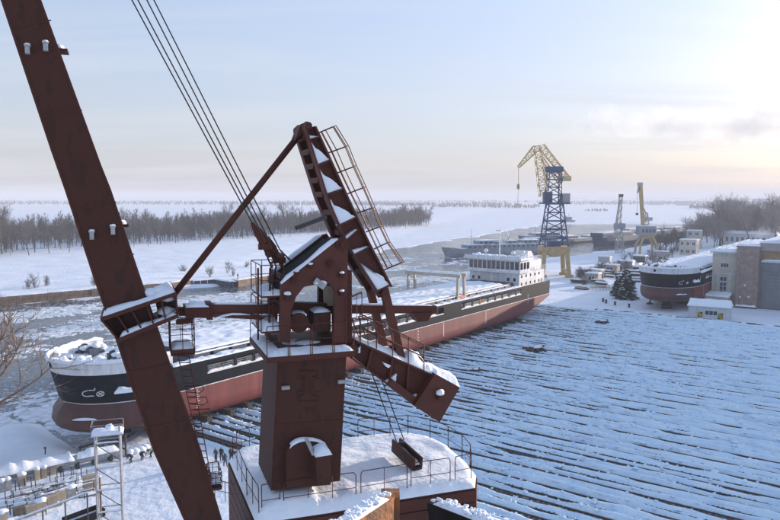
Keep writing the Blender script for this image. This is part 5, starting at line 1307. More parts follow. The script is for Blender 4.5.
# ================================================================== FAR SHIPS
def river_ship(px0, px1, beam, depth, label, nm, mt, houses, masts, z=-2.0):
    a, b = pz(*px0, z), pz(*px1, z); d = b - a; L_ = d.length; root = empty(nm, (a.x, a.y, z), math.atan2(d.y, d.x)); tag(root, label, 'ship')
    k = MB(); xs = [0, .02, .05, .1, .2, .5, .9, 1]; hb = [.02, .3, .6, .85, 1, 1, 1, .9]; zt = [depth * 1.35, depth * 1.3, depth * 1.25, depth * 1.18, depth, depth, depth, depth]
    for x, h, zz in zip(xs, hb, zt):
        off = .04 * L_ if x < .06 else 0
        for (y, zq, dx) in ((-h * .75, -.5, off * (1 - x / .06)), (-h, zz * .5, off * .5 * (1 - x / .06)), (-h, zz, 0), (h, zz, 0), (h, zz * .5, off * .5 * (1 - x / .06)), (h * .75, -.5, off * (1 - x / .06))): k.v.append((x * L_ + dx, y * beam / 2, zq))
    for i in range(len(xs) - 1):
        for j in range(6): k.f.append((i * 6 + j, i * 6 + (j + 1) % 6, (i + 1) * 6 + (j + 1) % 6, (i + 1) * 6 + j)); k.m.append(0)
    k.f.append(tuple(range(42, 48))); k.m.append(0); k.f.append((5, 4, 3, 2, 1, 0)); k.m.append(0)
    k.build('hull', mt, root)
    snow_poly([(L_ * .06, -beam * .42, depth * 1.02 + .2), (L_ * .98, -beam * .42, depth + .03), (L_ * .98, beam * .42, depth + .03), (L_ * .06, beam * .42, depth * 1.02 + .2)], .25, 3, .5, 2).build('deck_snow', 'snow', root, True)
    for i, (x0, x1, h0, h1, hw) in enumerate(houses):
        hs = MB().b2((x0 * L_, -beam / 2 * hw, depth + h0), (x1 * L_, beam / 2 * hw, depth + h1)).build('deckhouse', mt if i % 2 == 0 else 'grey_ship', root)
        snow_poly([(x0 * L_, -beam / 2 * hw, depth + h1), (x1 * L_, -beam / 2 * hw, depth + h1), (x1 * L_, beam / 2 * hw, depth + h1), (x0 * L_, beam / 2 * hw, depth + h1)], .35, 2.5, .4, i, .6).build('snow', 'snow', hs, True)
        n = int((x1 - x0) * L_ / 3.2)
        if h1 - h0 > 1.8:
            for j in range(n): xq = x0 * L_ + 1 + j * 3.2; MB().b2((xq, -beam / 2 * hw - .05, depth + h0 + .9), (xq + 1.5, -beam / 2 * hw + .02, depth + h0 + 1.8)).build('window', 'glass', hs)
    for (x, h, lean) in masts:
        k = MB(); k.tube((x * L_, 0, depth), (x * L_ + lean, 0, depth + h), .22, .1, 5); k.tube((x * L_ + lean * .6, -1.5, depth + h * .6), (x * L_ + lean * .6, 1.5, depth + h * .6), .1, n=4); k.build('mast', 'galvanised', root)
    return root
river_ship((441, 257.5), (552, 254), 10, 4.6, 'long grey river vessel with low deckhouses moored behind the white bridge', 'river_vessel', 'grey_ship', [(.2, .92, 0, 2.4, .85), (.3, .5, 2.4, 4.8, .7), (.56, .66, 2.4, 4.4, .6), (.7, .86, 2.4, 4.6, .7)], [(.26, 12, 0), (.55, 9, 5), (.62, 10, -3), (.8, 9, 0)])
river_ship((505, 247), (566, 244.5), 9, 3.4, 'low snow-covered grey vessel behind the long grey river vessel', 'river_vessel', 'grey_ship', [(.3, .8, 0, 2.2, .8)], [(.35, 9, 2), (.6, 8, 0)])
river_ship((556, 244.5), (612, 240), 11, 3.4, 'dark blue barge with snowy deck beyond the blue crane', 'barge', 'barge_blue', [(.08, .3, 0, 2.6, .7), (.5, .7, 0, 1.6, .8)], [(.2, 8, 0)])
river_ship((592, 247), (668, 240.5), 12, 6.5, 'high-sided dark blue barge between the slim crane and amber crane', 'barge', 'barge_blue', [(.05, .42, 0, 3.2, .85), (.6, .9, 0, 2.2, .8)], [(.3, 8, 0), (.75, 7, 0)])
river_ship((616, 238), (690, 232.5), 11, 4.2, 'grey barge with long snowy deckhouse behind the amber crane', 'barge', 'grey_ship', [(.1, .55, 0, 3.0, .8), (.65, .9, 0, 2.0, .7)], [(.3, 9, 0), (.6, 8, 2)])
river_ship((518, 240.5), (572, 238), 9, 3.0, 'small low grey vessel farthest out behind the blue tower', 'river_vessel', 'grey_ship', [(.25, .7, 0, 2.4, .8)], [(.3, 8, 0), (.75, 7, 0)])
q = pz(568, 222, -1.7); tg = empty('snowy_tug', (q.x, q.y, -1.72), R(15)); tag(tg, 'tiny snow-covered tug frozen in the ice beside the blue tower', 'boat')
k = MB(); k.prism([(-9, -3, 0), (9, -3, 0), (11, 0, 2.6), (10, -3, 2.6), (-9, -3, 2.4)], [(-9, 3, 0), (9, 3, 0), (11, .2, 2.6), (10, 3, 2.6), (-9, 3, 2.4)]); k.build('hull', 'grey_ship', tg)
MB().b2((-2, -2, 2.4), (5, 2, 7)).build('wheelhouse', 'grey_ship', tg); MB().b2((-5, -1, 2.4), (-3, 1, 8.5)).build('funnel', 'grey_ship', tg); k = MB(); k.tube((1, 0, 7), (1, 0, 12), .2); k.build('mast', 'grey_ship', tg)
snow_poly([(-2, -2, 7), (5, -2, 7), (5, 2, 7), (-2, 2, 7)], .5, 1.5, .5, 2).build('snow', 'snow', tg, True)

# ================================================================== TREES
def grow(rnd, mbt, mbc, p, d, L_, r, lvl, maxl, spread, sides, up=.25, seg=3, keep=.48):
    # one limb, bending as it grows, with side branches
    pts = [p]; dd = d.normalized(); nseg = seg if lvl < maxl else 2
    for i in range(nseg):
        dd = (dd + Vector((rnd.uniform(-1, 1), rnd.uniform(-1, 1), rnd.uniform(-.5, 1) * up * 2)) * .16).normalized()
        pts.append(pts[-1] + dd * (L_ / nseg))
    for i in range(nseg):
        ra, rb = r * (1 - .55 * i / nseg), r * (1 - .55 * (i + 1) / nseg)
        (mbt if lvl == 0 else mbc).tube(pts[i], pts[i + 1], ra, rb if lvl < maxl else rb * .5, n=sides if lvl < 2 else 3, cap=False)
    if lvl == maxl: return
    nb = rnd.randint(*spread[lvl])
    for i in range(nb):
        tt = rnd.uniform(.3 if lvl == 0 else .15, 1.0); k = min(nseg - 1, int(tt * nseg)); q = pts[k].lerp(pts[k + 1], tt * nseg - k)
        ax = (pts[k + 1] - pts[k]).normalized(); perp = ax.cross(Vector((rnd.uniform(-1, 1), rnd.uniform(-1, 1), rnd.uniform(-1, 1)))).normalized()
        ang = R(rnd.uniform(22, 58)); nd = ax * math.cos(ang) + perp * math.sin(ang) + Vector((0, 0, up * .6))
        grow(rnd, mbt, mbc, q, nd, L_ * rnd.uniform(.36, .62) * (1.15 - .45 * tt if lvl == 0 else 1), r * (.5 - .2 * tt) if lvl == 0 else r * keep, lvl + 1, maxl, spread, sides, up, seg, keep)
def tree_mesh(seed, h, r, spread, maxl=3, sides=6, tw=1.0):
    rnd = random.Random(seed); a, b = MB(), MB()
    grow(rnd, a, b, Vector((0, 0, -.3)), Vector((rnd.uniform(-.06, .06), rnd.uniform(-.06, .06), 1)), h * .86, r, 0, maxl, spread, sides, .3, 4, .62)
    return a, b
protos = []
for i in range(6):
    a, b = tree_mesh(40 + i, 18 + (i % 3) * 2.5, .34, [(14, 18), (7, 10), (5, 7)], 3, 5)
    ta = mesh_only(a, 'trunk', 'bark'); cb = mesh_only(b, 'crown', 'twig')
    protos.append((ta, cb))
def override(ob, mt): ob.material_slots[0].link = 'OBJECT'; ob.material_slots[0].material = M[mt]
def place_tree(kind, x, y, z, s, rz, label, group, nm='bare_tree', parent=None, pale=None):
    t_ = empty(nm, (x, y, z), rz); t_.scale = (s, s, s); tag(t_, label, 'tree', group)
    for nme, me_ in zip(('trunk', 'crown'), protos[kind]): ob = bpy.data.objects.new(nme, me_); col.objects.link(ob); ob.parent = t_; (pale and nme == 'crown') and override(ob, pale)
    return t_
rnd = random.Random(21)
fl0, fl1, fl2, fl3, fl4 = pz(-90, 266, 0), pz(0, 257, 0), pz(200, 242, 0), pz(330, 234, 0), pz(432, 224.5, 0)
edge_pts = [fl0, fl1, fl2, fl3, fl4]
def along(tt):
    k = min(3, int(tt * 4)); return edge_pts[k].lerp(edge_pts[k + 1], tt * 4 - k)
for i in range(150):
    tt = (i + rnd.uniform(-.4, .4)) / 150; tt = min(max(tt, 0), .999); p = along(tt)
    back = rnd.uniform(0, 26) if i % 3 else rnd.uniform(-8, 3); y = p.y + back * (1 + p.y / 500); x = p.x * y / p.y
    place_tree(rnd.randint(0, 5), x, y, gz(x, y) - .2, rnd.uniform(.5, 1.12) * (1 + .25 * mnoise.noise(Vector((x * .02, y * .02, 0)))) * (1 if i % 3 else .75), rnd.random() * 6, 'bare tree in the front rows of the wood across the river', 'bare trees of the riverside wood')
# the mass of the wood behind, one body of many leafless trees
def forest(nm, label, spots, seed, hmin, hmax, mt='twig'):
    r = random.Random(seed); mb = MB()
    for (x, y, z, s) in spots:
        h = r.uniform(hmin, hmax) * s; mb.tube((x, y, z - .3), (x + r.uniform(-.6, .6), y, z + h), .3 * s, .06, 3, False)
        for k in range(40):
            t_ = r.uniform(.12, .97); a = r.uniform(0, 6.28); L_ = h * .36 * (1.05 - t_) + .9; q = Vector((x, y, z + h * t_)); e = q + Vector((math.cos(a) * L_, math.sin(a) * L_, L_ * r.uniform(.5, 1.3)))
            w_ = .17 * s * max(1, y / 800); sd_ = Vector((-math.sin(a), math.cos(a), 0)) * w_; mb.add([q - sd_, q + sd_, e], [(0, 1, 2)])
            for _ in range(2):
                m_ = q.lerp(e, r.uniform(.3, .9)); f_ = m_ + Vector((r.uniform(-1, 1), r.uniform(-1, 1), r.uniform(.2, 1.3))) * L_ * .45; mb.add([m_ - sd_ * .8, m_ + sd_ * .8, f_], [(0, 1, 2)])
    o = mb.build(nm, mt); tag(o, label, 'wood', kind='stuff'); return o
rnd = random.Random(31); sp = []
for i in range(1500):
    tt = rnd.random() * .97; p = along(tt); back = 20 + 190 * rnd.random() * (1 - .6 * tt) ; y = p.y + back; x = p.x * y / p.y + rnd.uniform(-6, 6); sp.append((x, y, gz(x, y), rnd.uniform(.6, 1.15) * (1 + .4 * mnoise.noise(Vector((x * .012, y * .012, 3))))))
forest('riverside_wood', 'mass of leafless trees behind the front rows across the river', sp, 1, 13, 19, 'bark')
# distant tree lines on the flood plain
rnd = random.Random(32); sp = []
for (u0, u1, v0, v1, n) in ((-40, 330, 203.5, 205.2, 480), (250, 430, 204.2, 206, 260), (360, 520, 204, 206.5, 240), (430, 540, 206.8, 208, 120), (-60, 400, 201.8, 203.6, 520), (560, 800, 203.2, 204.5, 360), (585, 608, 210, 211, 22), (690, 800, 207, 209, 160), (400, 700, 201.5, 202.6, 300)):
    for i in range(int(n * 1.7)): p = pz(rnd.uniform(u0, u1), rnd.uniform(v0, v1), 0); sp.append((p.x, p.y, gz(p.x, p.y) - .2, rnd.uniform(.55, 1.25) * (1 + .5 * mnoise.noise(Vector((p.x * .004, p.y * .004, 1)))) * (.45 if u0 == 585 else 1)))
forest('distant_wood', 'faint distant tree lines across the frozen flood plain', sp, 2, 8, 13)
# trees behind the hall
rnd = random.Random(33); nb_ = 0
for i in range(64):
    u = rnd.uniform(684, 800); v = rnd.uniform(232, 247) if u > 702 else rnd.uniform(240, 248); p = pz(u, v, 2)
    place_tree(rnd.randint(0, 5), p.x, p.y, gz(p.x, p.y) - .3, rnd.uniform(.65, 1.0) * (.8 + .5 * min(1, (u - 684) / 40)), rnd.random() * 6, 'bare brownish tree in the grove behind the hall and annex', 'bare trees behind the hall', pale='twig_backlit')
sp = []
for i in range(420):
    u = rnd.uniform(700, 840); p = pz(u, rnd.uniform(221, 236), 4); sp.append((p.x, p.y, gz(p.x, p.y), rnd.uniform(.7, 1.05)))
forest('town_grove', 'mass of leafless trees on the slope behind the hall', sp, 3, 13, 19, 'twig_backlit')
# near tree reaching in from the lower left
a, b = MB(), MB(); rnd = random.Random(77)
nb0 = pz(-40, 472, 0); grow(rnd, a, b, Vector((0, 0, -.4)), Vector((.12, 0, 1)), 15, .34, 0, 4, [(14, 17), (6, 8), (5, 6), (2, 4)], 8, .28, 6)
nt_ = empty('bare_tree', (nb0.x, nb0.y, gz(nb0.x, nb0.y))); tag(nt_, 'brown leafless tree with bare twigs at the lower left edge', 'tree'); nt_.scale = (1.25, 1.25, 1.1)
a.build('trunk', 'bark', nt_); b.build('crown', 'twig_brown', nt_)
a, b = MB(), MB(); rnd = random.Random(79)
nb1 = pz(-16, 480, 0); grow(rnd, a, b, Vector((0, 0, -.4)), Vector((.05, 0, 1)), 9, .2, 0, 4, [(11, 14), (6, 8), (4, 6), (2, 4)], 6, .3, 5)
nt_ = empty('bare_tree', (nb1.x, nb1.y, gz(nb1.x, nb1.y))); tag(nt_, 'smaller leafless sapling in front of the brown tree, lower left', 'tree')
a.build('trunk', 'bark', nt_); b.build('crown', 'twig_brown', nt_)
# riverside scrub beyond the quay
rnd = random.Random(12)
for i, (u, v) in enumerate(((28, 291), (36, 290), (45, 288), (183, 272), (210, 276), (226, 272), (246, 266), (232, 274), (96, 288))):
    p = pz(u, v, 0); place_tree(i % 6, p.x, p.y, gz(p.x, p.y) - 2.6, rnd.uniform(.25, .36), rnd.random() * 6, 'small leafless bush on the snow behind the stone quay, ' + ordw([28, 36, 45, 96, 183, 210, 226, 232, 246].index(u)) + ' from the left', 'bushes behind the quay', 'bare_bush')
# snow-laden spruce beside the unfinished hull
def spruce(u, v, h, r0, label):
    p = pz(u, v, 0); root = empty('spruce_tree', (p.x, p.y, gz(p.x, p.y))); tag(root, label, 'tree'); r = random.Random(int(u))
    k = MB(); k.tube((0, 0, -.2), (0, 0, h), .3, .04, 7); k.build('trunk', 'bark', root)
    k = MB(); s_ = MB()
    for i in range(26):
        z = h * (.06 + .9 * i / 26); rr = r0 * (1 - (z / h) ** 1.1) + .25
        for j in range(13):
            a = r.uniform(0, 6.28); L_ = rr * r.uniform(.7, 1.1); e = Vector((math.cos(a) * L_, math.sin(a) * L_, z - L_ * r.uniform(.15, .4))); q = Vector((0, 0, z)); sd_ = Vector((-math.sin(a), math.cos(a), 0))
            for m_ in range(6):
                c = q.lerp(e, .25 + .75 * m_ / 5); w_ = (.55 - .06 * m_) * (rr / r0 + .3); d_ = (e - q).normalized() * .7
                for sg in (-1, 1): k.add([c, c + d_ * .5 + sd_ * sg * w_ * .6 + Vector((0, 0, r.uniform(-.2, .05))), c + d_ + sd_ * sg * w_ + Vector((0, 0, r.uniform(-.35, 0))), c + d_ * .6 + Vector((0, 0, -.25))], [(0, 1, 2), (0, 2, 3)])
            if r.random() < .4: s_.blob(q.lerp(e, r.uniform(.5, .9)) + Vector((0, 0, .1)), (r.uniform(.25, .6),) * 2 + (.16,), i * 13 + j, 6)
    k.build('crown', 'needle', root); s_.build('crown_snow', 'snow', root, True)
spruce(626, 299, 10.5, 3.9, 'dark snow-laden spruce beside the bow of the unfinished hull')
spruce(619, 296, 7.5, 2.8, 'shorter dark spruce on the river side of the snow-laden spruce')

# ================================================================== YARD BEYOND THE STERN
def shed(u, v, wd, dp, ht, mt, label, roof='snow', wins=0, rz=AZN, z=None, gab=0.0, nm='shed', cat='shed', storeys=1):
    p = pz(u, v, 0); zz = gz(p.x, p.y) - .1 if z is None else z; root = empty(nm, (p.x, p.y, zz), rz); tag(root, label, cat)
    MB().b2((0, 0, -.3), (wd, dp, ht)).build('wall', mt, root)
    MB().b2((-.25, -.25, ht), (wd + .25, dp + .25, ht + .25)).build('eaves', 'galvanised', root)
    snow_poly([(-.25, -.25, ht + .25), (wd + .25, -.25, ht + .25), (wd + .25, dp + .25, ht + .25), (-.25, dp + .25, ht + .25)], .4, max(.7, wd / 18), .4, u, .3, extra=(lambda c: gab * (1 - abs(c.y - dp / 2) / (dp / 2 + .3))) if gab else None).build('roof_snow', 'snow', root, True)
    for s_ in range(storeys):
        for i in range(wins): x = wd * (i + .25) / wins; window(root, x, -.04, ht * (s_ + .35) / storeys, wd * .5 / wins, ht * .42 / storeys, 2, 1)
    return root
shed(585, 283, 5, 4, 3.6, 'beige_panel', 'small beige hut by the foot of the amber stacks, near the yellow portal', wins=1)
shed(579, 277, 9, 5, 3.0, 'galvanised', 'low grey container shed behind the yellow portal', wins=2)
shed(603, 272, 6, 4, 3.0, 'beige_panel', 'beige container beside the pier road', wins=1)
shed(617, 268, 7, 4, 3.2, 'galvanised', 'grey container on the pier road below the slim crane')
shed(598, 262, 6, 3, 2.6, 'galvanised', 'grey container at the river edge of the pier')
shed(633, 262, 6, 4, 3.0, 'navy', 'dark container near the foot of the amber crane')
shed(654, 258, 7, 4, 3.4, 'hall_plaster', 'grey container to the hall side of the amber crane')
shed(679, 256, 9, 7, 8.5, 'cream', 'two-storey cream service block behind the unfinished hull', wins=3, storeys=2, nm='service_block', cat='building')
shed(686, 250, 8, 6, 11.5, 'cream', 'taller cream block stepping up behind the service block', wins=2, storeys=3, nm='service_block', cat='building')
shed(719, 247, 34, 10, 7.5, 'booth', 'long pale office building with window band behind the annex', wins=11, storeys=1, gab=1.5, nm='office_building', cat='building')
shed(742, 223, 34, 16, 9, 'town', 'distant house with wide snowy hipped roof above the grove', wins=5, gab=6, nm='town_house', cat='house')
shed(768, 220, 30, 16, 9, 'town', 'distant house with snowy roof at the right edge above the grove', wins=4, gab=5, nm='town_house', cat='house')
shed(775, 214, 40, 20, 12, 'town', 'faint distant block behind the snowy-roofed houses', wins=6, storeys=2, nm='town_house', cat='house')
for i, (u, v, w_, h_) in enumerate(((700, 206, 40, 14), (716, 205, 55, 22), (733, 205.5, 40, 16), (756, 205, 60, 26), (679, 205, 50, 18), (650, 204.5, 60, 16))):
    shed(u, v, w_, 25, h_, 'town', 'faint far town block on the skyline, ' + ordw(i) + ' of six', wins=6, storeys=2, nm='town_block', cat='building', rz=0, gab=0)
# stacks of steel and crates along the pier
rnd = random.Random(51)
def rack_of_steel(u, v, k, label):
    p = pz(u, v, 0); root = empty('steel_stack', (p.x, p.y, gz(p.x, p.y) - .05), AZN + rnd.uniform(-.5, .5)); tag(root, label, 'steel stack', 'steel stacks on the pier')
    for j in range(k):
        L_ = rnd.uniform(4, 7); MB().box((0, 0, .25 + j * .5), (L_, rnd.uniform(1.2, 2.2), .42), rnd.uniform(-.15, .15)).build('plate_bundle', rnd.choice(['steel_rust', 'dark_steel', 'timber', 'beige_panel']), root)
    MB().blob((0, 0, .3 + k * .5), (3.2, 1.1, .35), u).build('snow', 'snow', root, True)
spots = [(600 + rnd.uniform(-34, 40), rnd.uniform(255, 290)) for _ in range(60)]
spots = [(u, v) for (u, v) in spots if v > 300 - (u - 545) * .55 and v < 296 - (u - 585) * .25 and not (588 < u < 640 and abs(v - (262 - (u - 590) * .14)) < 3)][:26]
for i, (u, v) in enumerate(sorted(spots)):
    rack_of_steel(u, v, rnd.randint(1, 3), 'snow-capped stack of steel on the pier, ' + ordw(i) + ' going away from the ship stern')
for i in range(34):
    u = rnd.uniform(592, 668); v = 266 - (u - 592) * .12 + rnd.uniform(1, 9)
    p = pz(u, v, 0); root = empty('scrap_heap', (p.x, p.y, gz(p.x, p.y) - .05), rnd.random() * 3); tag(root, 'snow-dusted scrap heap along the pier road, ' + ordw(i) + ' from the slim crane side' if i < 40 else '', 'scrap heap', 'scrap heaps by the pier road')
    k = MB()
    for j in range(9): a = Vector((rnd.uniform(-1.6, 1.6), rnd.uniform(-1.2, 1.2), rnd.uniform(0, .6))); k.beam(a, a + Vector((rnd.uniform(-2, 2), rnd.uniform(-2, 2), rnd.uniform(.1, 1.3))), .22, .3)
    k.build('scrap', rnd.choice(['steel_rust', 'timber', 'dark_steel']), root); MB().blob((0, 0, .5), (1.5, 1.1, .4), i).build('snow', 'snow', root, True)
for i in range(40):
    u = 574 + 112 * (i + rnd.random() * .8) / 40; v = max(252, 292 - (u - 560) * .33 + rnd.uniform(-10, 4)); p = pz(u, v, 0); s_ = rnd.uniform(.2, .34)
    place_tree(rnd.randint(0, 5), p.x, p.y, gz(p.x, p.y) - 9 * s_, s_, rnd.random() * 6, 'low leafless scrub bush in the pier yard, ' + ordw(i) + ' from the yellow portal', 'scrub bushes in the pier yard', 'bare_bush')
# thin bare thicket by the amber crane
for i in range(16):
    p = pz(655 + 29 * (i + rnd.random() * .8) / 16, rnd.uniform(248, 254), 0); place_tree(rnd.randint(0, 5), p.x, p.y, gz(p.x, p.y) - .3, rnd.uniform(.4, .62), rnd.random() * 6, 'thin bare tree between the amber crane and cream block, ' + ordw(i) + ' from the crane', 'thin trees beside the amber crane')
# picket fence posts by the spruce
fe = pz(591, 290, 0); fence = empty('picket_fence', (fe.x, fe.y, gz(fe.x, fe.y)), AZN + R(18)); tag(fence, 'snowy picket fence between the yellow portal and the spruce', 'fence')
pk = None
for i in range(24):
    if pk is None: ob = MB().b2((-.12, -.05, -.3), (.12, .05, 1.5)).build('picket', 'beige_panel', fence); pk = ob.data
    else: ob = bpy.data.objects.new('picket', pk); col.objects.link(ob); ob.parent = fence
    ob.location = (i * .48, 0, 0)
k = MB(); k.b2((-.2, .06, .9), (11.3, .12, 1.05)); k.build('fence_rail', 'beige_panel', fence); k = MB(); k.snow_strip([(-.2, 0, 1.5), (11.3, 0, 1.5)], .2, .12, .3, 1); k.build('snow', 'snow', fence, True)
# small dark bollards on the snow
for i, (u, v) in enumerate(((603, 302), (606, 303), (615, 305), (629, 307))):
    p = pz(u, v, 0); k = MB(); k.lathe((0, 0, -.1), [(.35, 0), (.3, .8), (.45, .9), (.4, 1.2)], 8); o = k.build('mooring_post', 'dark_steel', None, False, (p.x, p.y, gz(p.x, p.y))); tag(o, 'small dark post in the snow before the spruce, ' + ordw(i) + ' from the ship', 'post', 'posts before the spruce')
    
# ------------------------------------------------------------------ trolleys left on the slipway
def sled(u, v, rz, label, s=1.0):
    p = pz(u, v, .4); root = empty('timber_sled', (p.x, p.y, .25), rz); root.scale = (s, s, s); tag(root, label, 'sled')
    for y in (-.7, .7): MB().b2((-2.0, y - .18, 0), (2.0, y + .18, .6)).build('runner', 'timber', root)
    for x in (-1.4, 0, 1.4): MB().b2((x - .2, -1.1, .6), (x + .2, 1.1, .95)).build('crossbeam', 'steel_rust', root)
    k = MB(); k.beam((-1.8, -.5, 1.1), (2.2, .6, 1.15), .3, .35); k.build('log', 'timber', root)
    MB().blob((.2, .1, 1.15), (1.4, .8, .22), u).build('snow', 'snow', root, True)
sled(536, 352, .3, 'dark timber sled left on the slipway near the ship stern')
sled(602, 324, .2, 'dark low timber sled on the far part of the slipway', .9)
sled(527, 349, .9, 'smaller dark timber skid beside the sled near the stern', .6)
sled(475, 372, .5, 'dark skid in the snow just right of the counterweight', .6)

# ------------------------------------------------------------------ lower-left store yard
def gpt(u, v):
    p = pz(u, v, 0); g_ = gz(p.x, p.y); d_ = p - BOW
    if d_.dot(AXD) > 11.5 and d_.dot(AXN) > -11: g_ = max(g_, .22)      # standing on the slipway snow
    return Vector((p.x, p.y, g_))
# big insulated pipe on trestles with thick snow
a, b = gpt(-24, 491), gpt(118, 459); pr = empty('heating_pipe', a); tag(pr, 'large pipe on trestles buried under thick snow, lower left', 'pipe')
d = b - a; k = MB(); k.tube((0, 0, .9), (d.x, d.y, .9), .55, n=12); k.build('pipe', 'galvanised', pr)
k = MB(); k.snow_strip([(0, 0, 1.15), (d.x * .66, d.y * .66, 1.15)], 1.9, .8, .35, 4); k.snow_strip([(d.x * .68, d.y * .68, 1.15), (d.x, d.y, 1.15)], 1.5, .75, .35, 8); k.build('snow', 'snow', pr, True)
for i in range(8):
    c = d * ((i + .5) / 8); k = MB(); k.box((c.x, c.y, .2), (.3, 1.3, .9), math.atan2(d.y, d.x)); k.build('trestle', 'dark_steel', pr)
YARD_RZ = math.atan2(d.y, d.x)
rnd = random.Random(14)
def cabinet(u, v, wd, ht, label, mt='beige_panel', sn=True):
    g = gpt(u, v); root = empty('steel_cabinet', g, YARD_RZ + rnd.uniform(-.08, .08)); tag(root, label, 'cabinet', 'cabinets in the store yard')
    MB().b2((-wd / 2, -.3, -.1), (wd / 2, .3, ht)).build('body', mt, root)
    MB().b2((-wd / 2 + .07, -.34, .12), (wd / 2 - .07, -.301, ht - .1)).build('door', mt, root)
    if sn: MB().blob((0, 0, ht + .05), (wd * .62, .45, .28), u).build('snow', 'snow', root, True)
row1 = [(37, 480), (44, 478), (53, 475), (8, 491), (22, 486), (2, 493)]
for i, (u, v) in enumerate(sorted(row1)): cabinet(u, v, .62 + .2 * (i == 2), 1.25, 'narrow beige cabinet with thick snow cap beside the pipe, ' + ordw(i) + ' from the left', 'beige_panel' if i > 1 else 'galvanised')
row2 = [(31, 515), (41, 511), (52, 506), (61, 502), (71, 497), (2, 523), (19, 517), (90, 489)]
for i, (u, v) in enumerate(sorted(row2)): cabinet(u, v, 1.0 if i != 7 else 1.4, 1.15 if i != 7 else 1.7, 'beige plate-fronted cabinet in the front row, ' + ordw(i) + ' from the left', 'galvanised' if i == 6 else ('beige_panel' if i != 1 else 'wood'), i % 3 == 0)
for i in range(26):
    u = 92 - 87 * (i + rnd.random() * .8) / 26; v = rnd.uniform(478, 516) - u * .12 + 6; g = gpt(u, v); h = rnd.uniform(.7, 1.6); root = empty('yard_post', g); tag(root, 'thin dark stake in the snowy store yard, ' + ordw(i) + ' from the scaffold tower', 'post', 'stakes in the store yard')
    MB().tube((0, 0, -.2), (rnd.uniform(-.05, .05), 0, h), .055, n=5).build('stake', 'dark_steel', root)
for i in range(14):
    u = 95 - 90 * (i + rnd.random() * .8) / 14; v = rnd.uniform(486, 520) - u * .2 + 6; g = gpt(u, v); root = empty('timber_bundle', g, YARD_RZ + rnd.uniform(-.3, .3)); tag(root, 'low bundle of rusty bars under snow in the store yard, ' + ordw(i) + ' from the scaffold tower', 'bundle', 'bundles in the store yard')
    for j in range(3): MB().tube((-1.2, j * .25 - .25, .12 + .05 * j), (1.2, j * .25 - .2, .15), .09, n=6).build('bar', 'steel_rust', root)
    k = MB(); k.snow_strip([(-1.1, 0, .2), (1.1, .05, .2)], .75, .16, .2, i); k.build('snow', 'snow', root, True)
for i in range(9):
    u = 10 + i * 9.6 + rnd.uniform(-3, 3); v = 503 - u * .25 + rnd.uniform(-8, 12); g = gpt(u, v); root = empty('steel_rack', g, YARD_RZ + rnd.uniform(-.15, .15)); tag(root, 'thin open pipe rack in the store yard, ' + ordw(i) + ' from the left', 'rack', 'pipe racks in the store yard'); h = rnd.uniform(.8, 1.3); L_ = rnd.uniform(1.1, 1.9)
    for (x, y) in ((-L_, -.4), (L_, -.4), (L_, .4), (-L_, .4)): MB().tube((x, y, -.1), (x, y, h), .035, n=5).build('upright', 'dark_steel', root)
    for zz in (.35, h): k = MB(); k.path([Vector(q_ + (zz,)) for q_ in ((-L_, -.4), (L_, -.4), (L_, .4), (-L_, .4), (-L_, -.4))], .03, 4); k.build('ring', 'steel_rust', root)
    k = MB(); k.snow_strip([(-L_, -.4, h + .02), (L_, -.4, h + .02)], .1, .06, .25, i); k.build('snow', 'snow', root, True)
# long snowy pole on posts
a, b = pY(12, 522, 61), pY(87, 493, 63); root = empty('long_handrail', (a.x, a.y, 0)); tag(root, 'long sloping handrail pole in front of the beige cabinets', 'handrail')
A0 = Vector((0, 0, a.z)); B0 = Vector((b.x - a.x, b.y - a.y, b.z)); k = MB(); k.tube(A0, B0, .09, n=6); k.build('pole', 'galvanised', root)
for tt in (.05, .4, .7, 1): c = A0.lerp(B0, tt); k = MB(); k.tube((c.x, c.y, -.1), c, .07, n=6); k.build('post', 'dark_steel', root)
k = MB(); k.snow_strip([A0 + Vector((0, 0, .07)), B0 + Vector((0, 0, .07))], .2, .1, .3, 2); k.build('snow', 'snow', root, True)
g = gpt(84, 519); root = empty('feed_trough', g, YARD_RZ + .25); tag(root, 'black open trough half full of snow below the handrail pole', 'trough')
MB().b2((-1.9, -.8, -.1), (1.9, -.7, .8)).build('side', 'black_paint', root); MB().b2((-1.9, .7, -.1), (1.9, .8, .8)).build('side', 'black_paint', root); MB().b2((-1.9, -.7, -.1), (-1.8, .7, .8)).build('end', 'black_paint', root); MB().b2((1.8, -.7, -.1), (1.9, .7, .8)).build('end', 'black_paint', root)
MB().b2((-1.8, -.7, -.05), (1.8, .7, .3)).build('snow', 'snow', root)
for i in range(12):
    u = 6 + i * 7.4 + rnd.uniform(-2, 2); v = 508 - u * .27 + rnd.uniform(-7, 9); g = gpt(u, v); k = MB(); k.snow_strip([(-rnd.uniform(.8, 2), 0, -.02), (rnd.uniform(.5, 2), rnd.uniform(-.3, .3), -.02)], rnd.uniform(.7, 1.4), rnd.uniform(.2, .5), .25, i + 3); o = k.build('snow_drift', 'snow', None, True, g, YARD_RZ + rnd.uniform(-.2, .2)); tag(o, 'snow drift between the store yard cabinets, ' + ordw(i) + ' from the left', 'snow drift', 'drifts in the store yard')
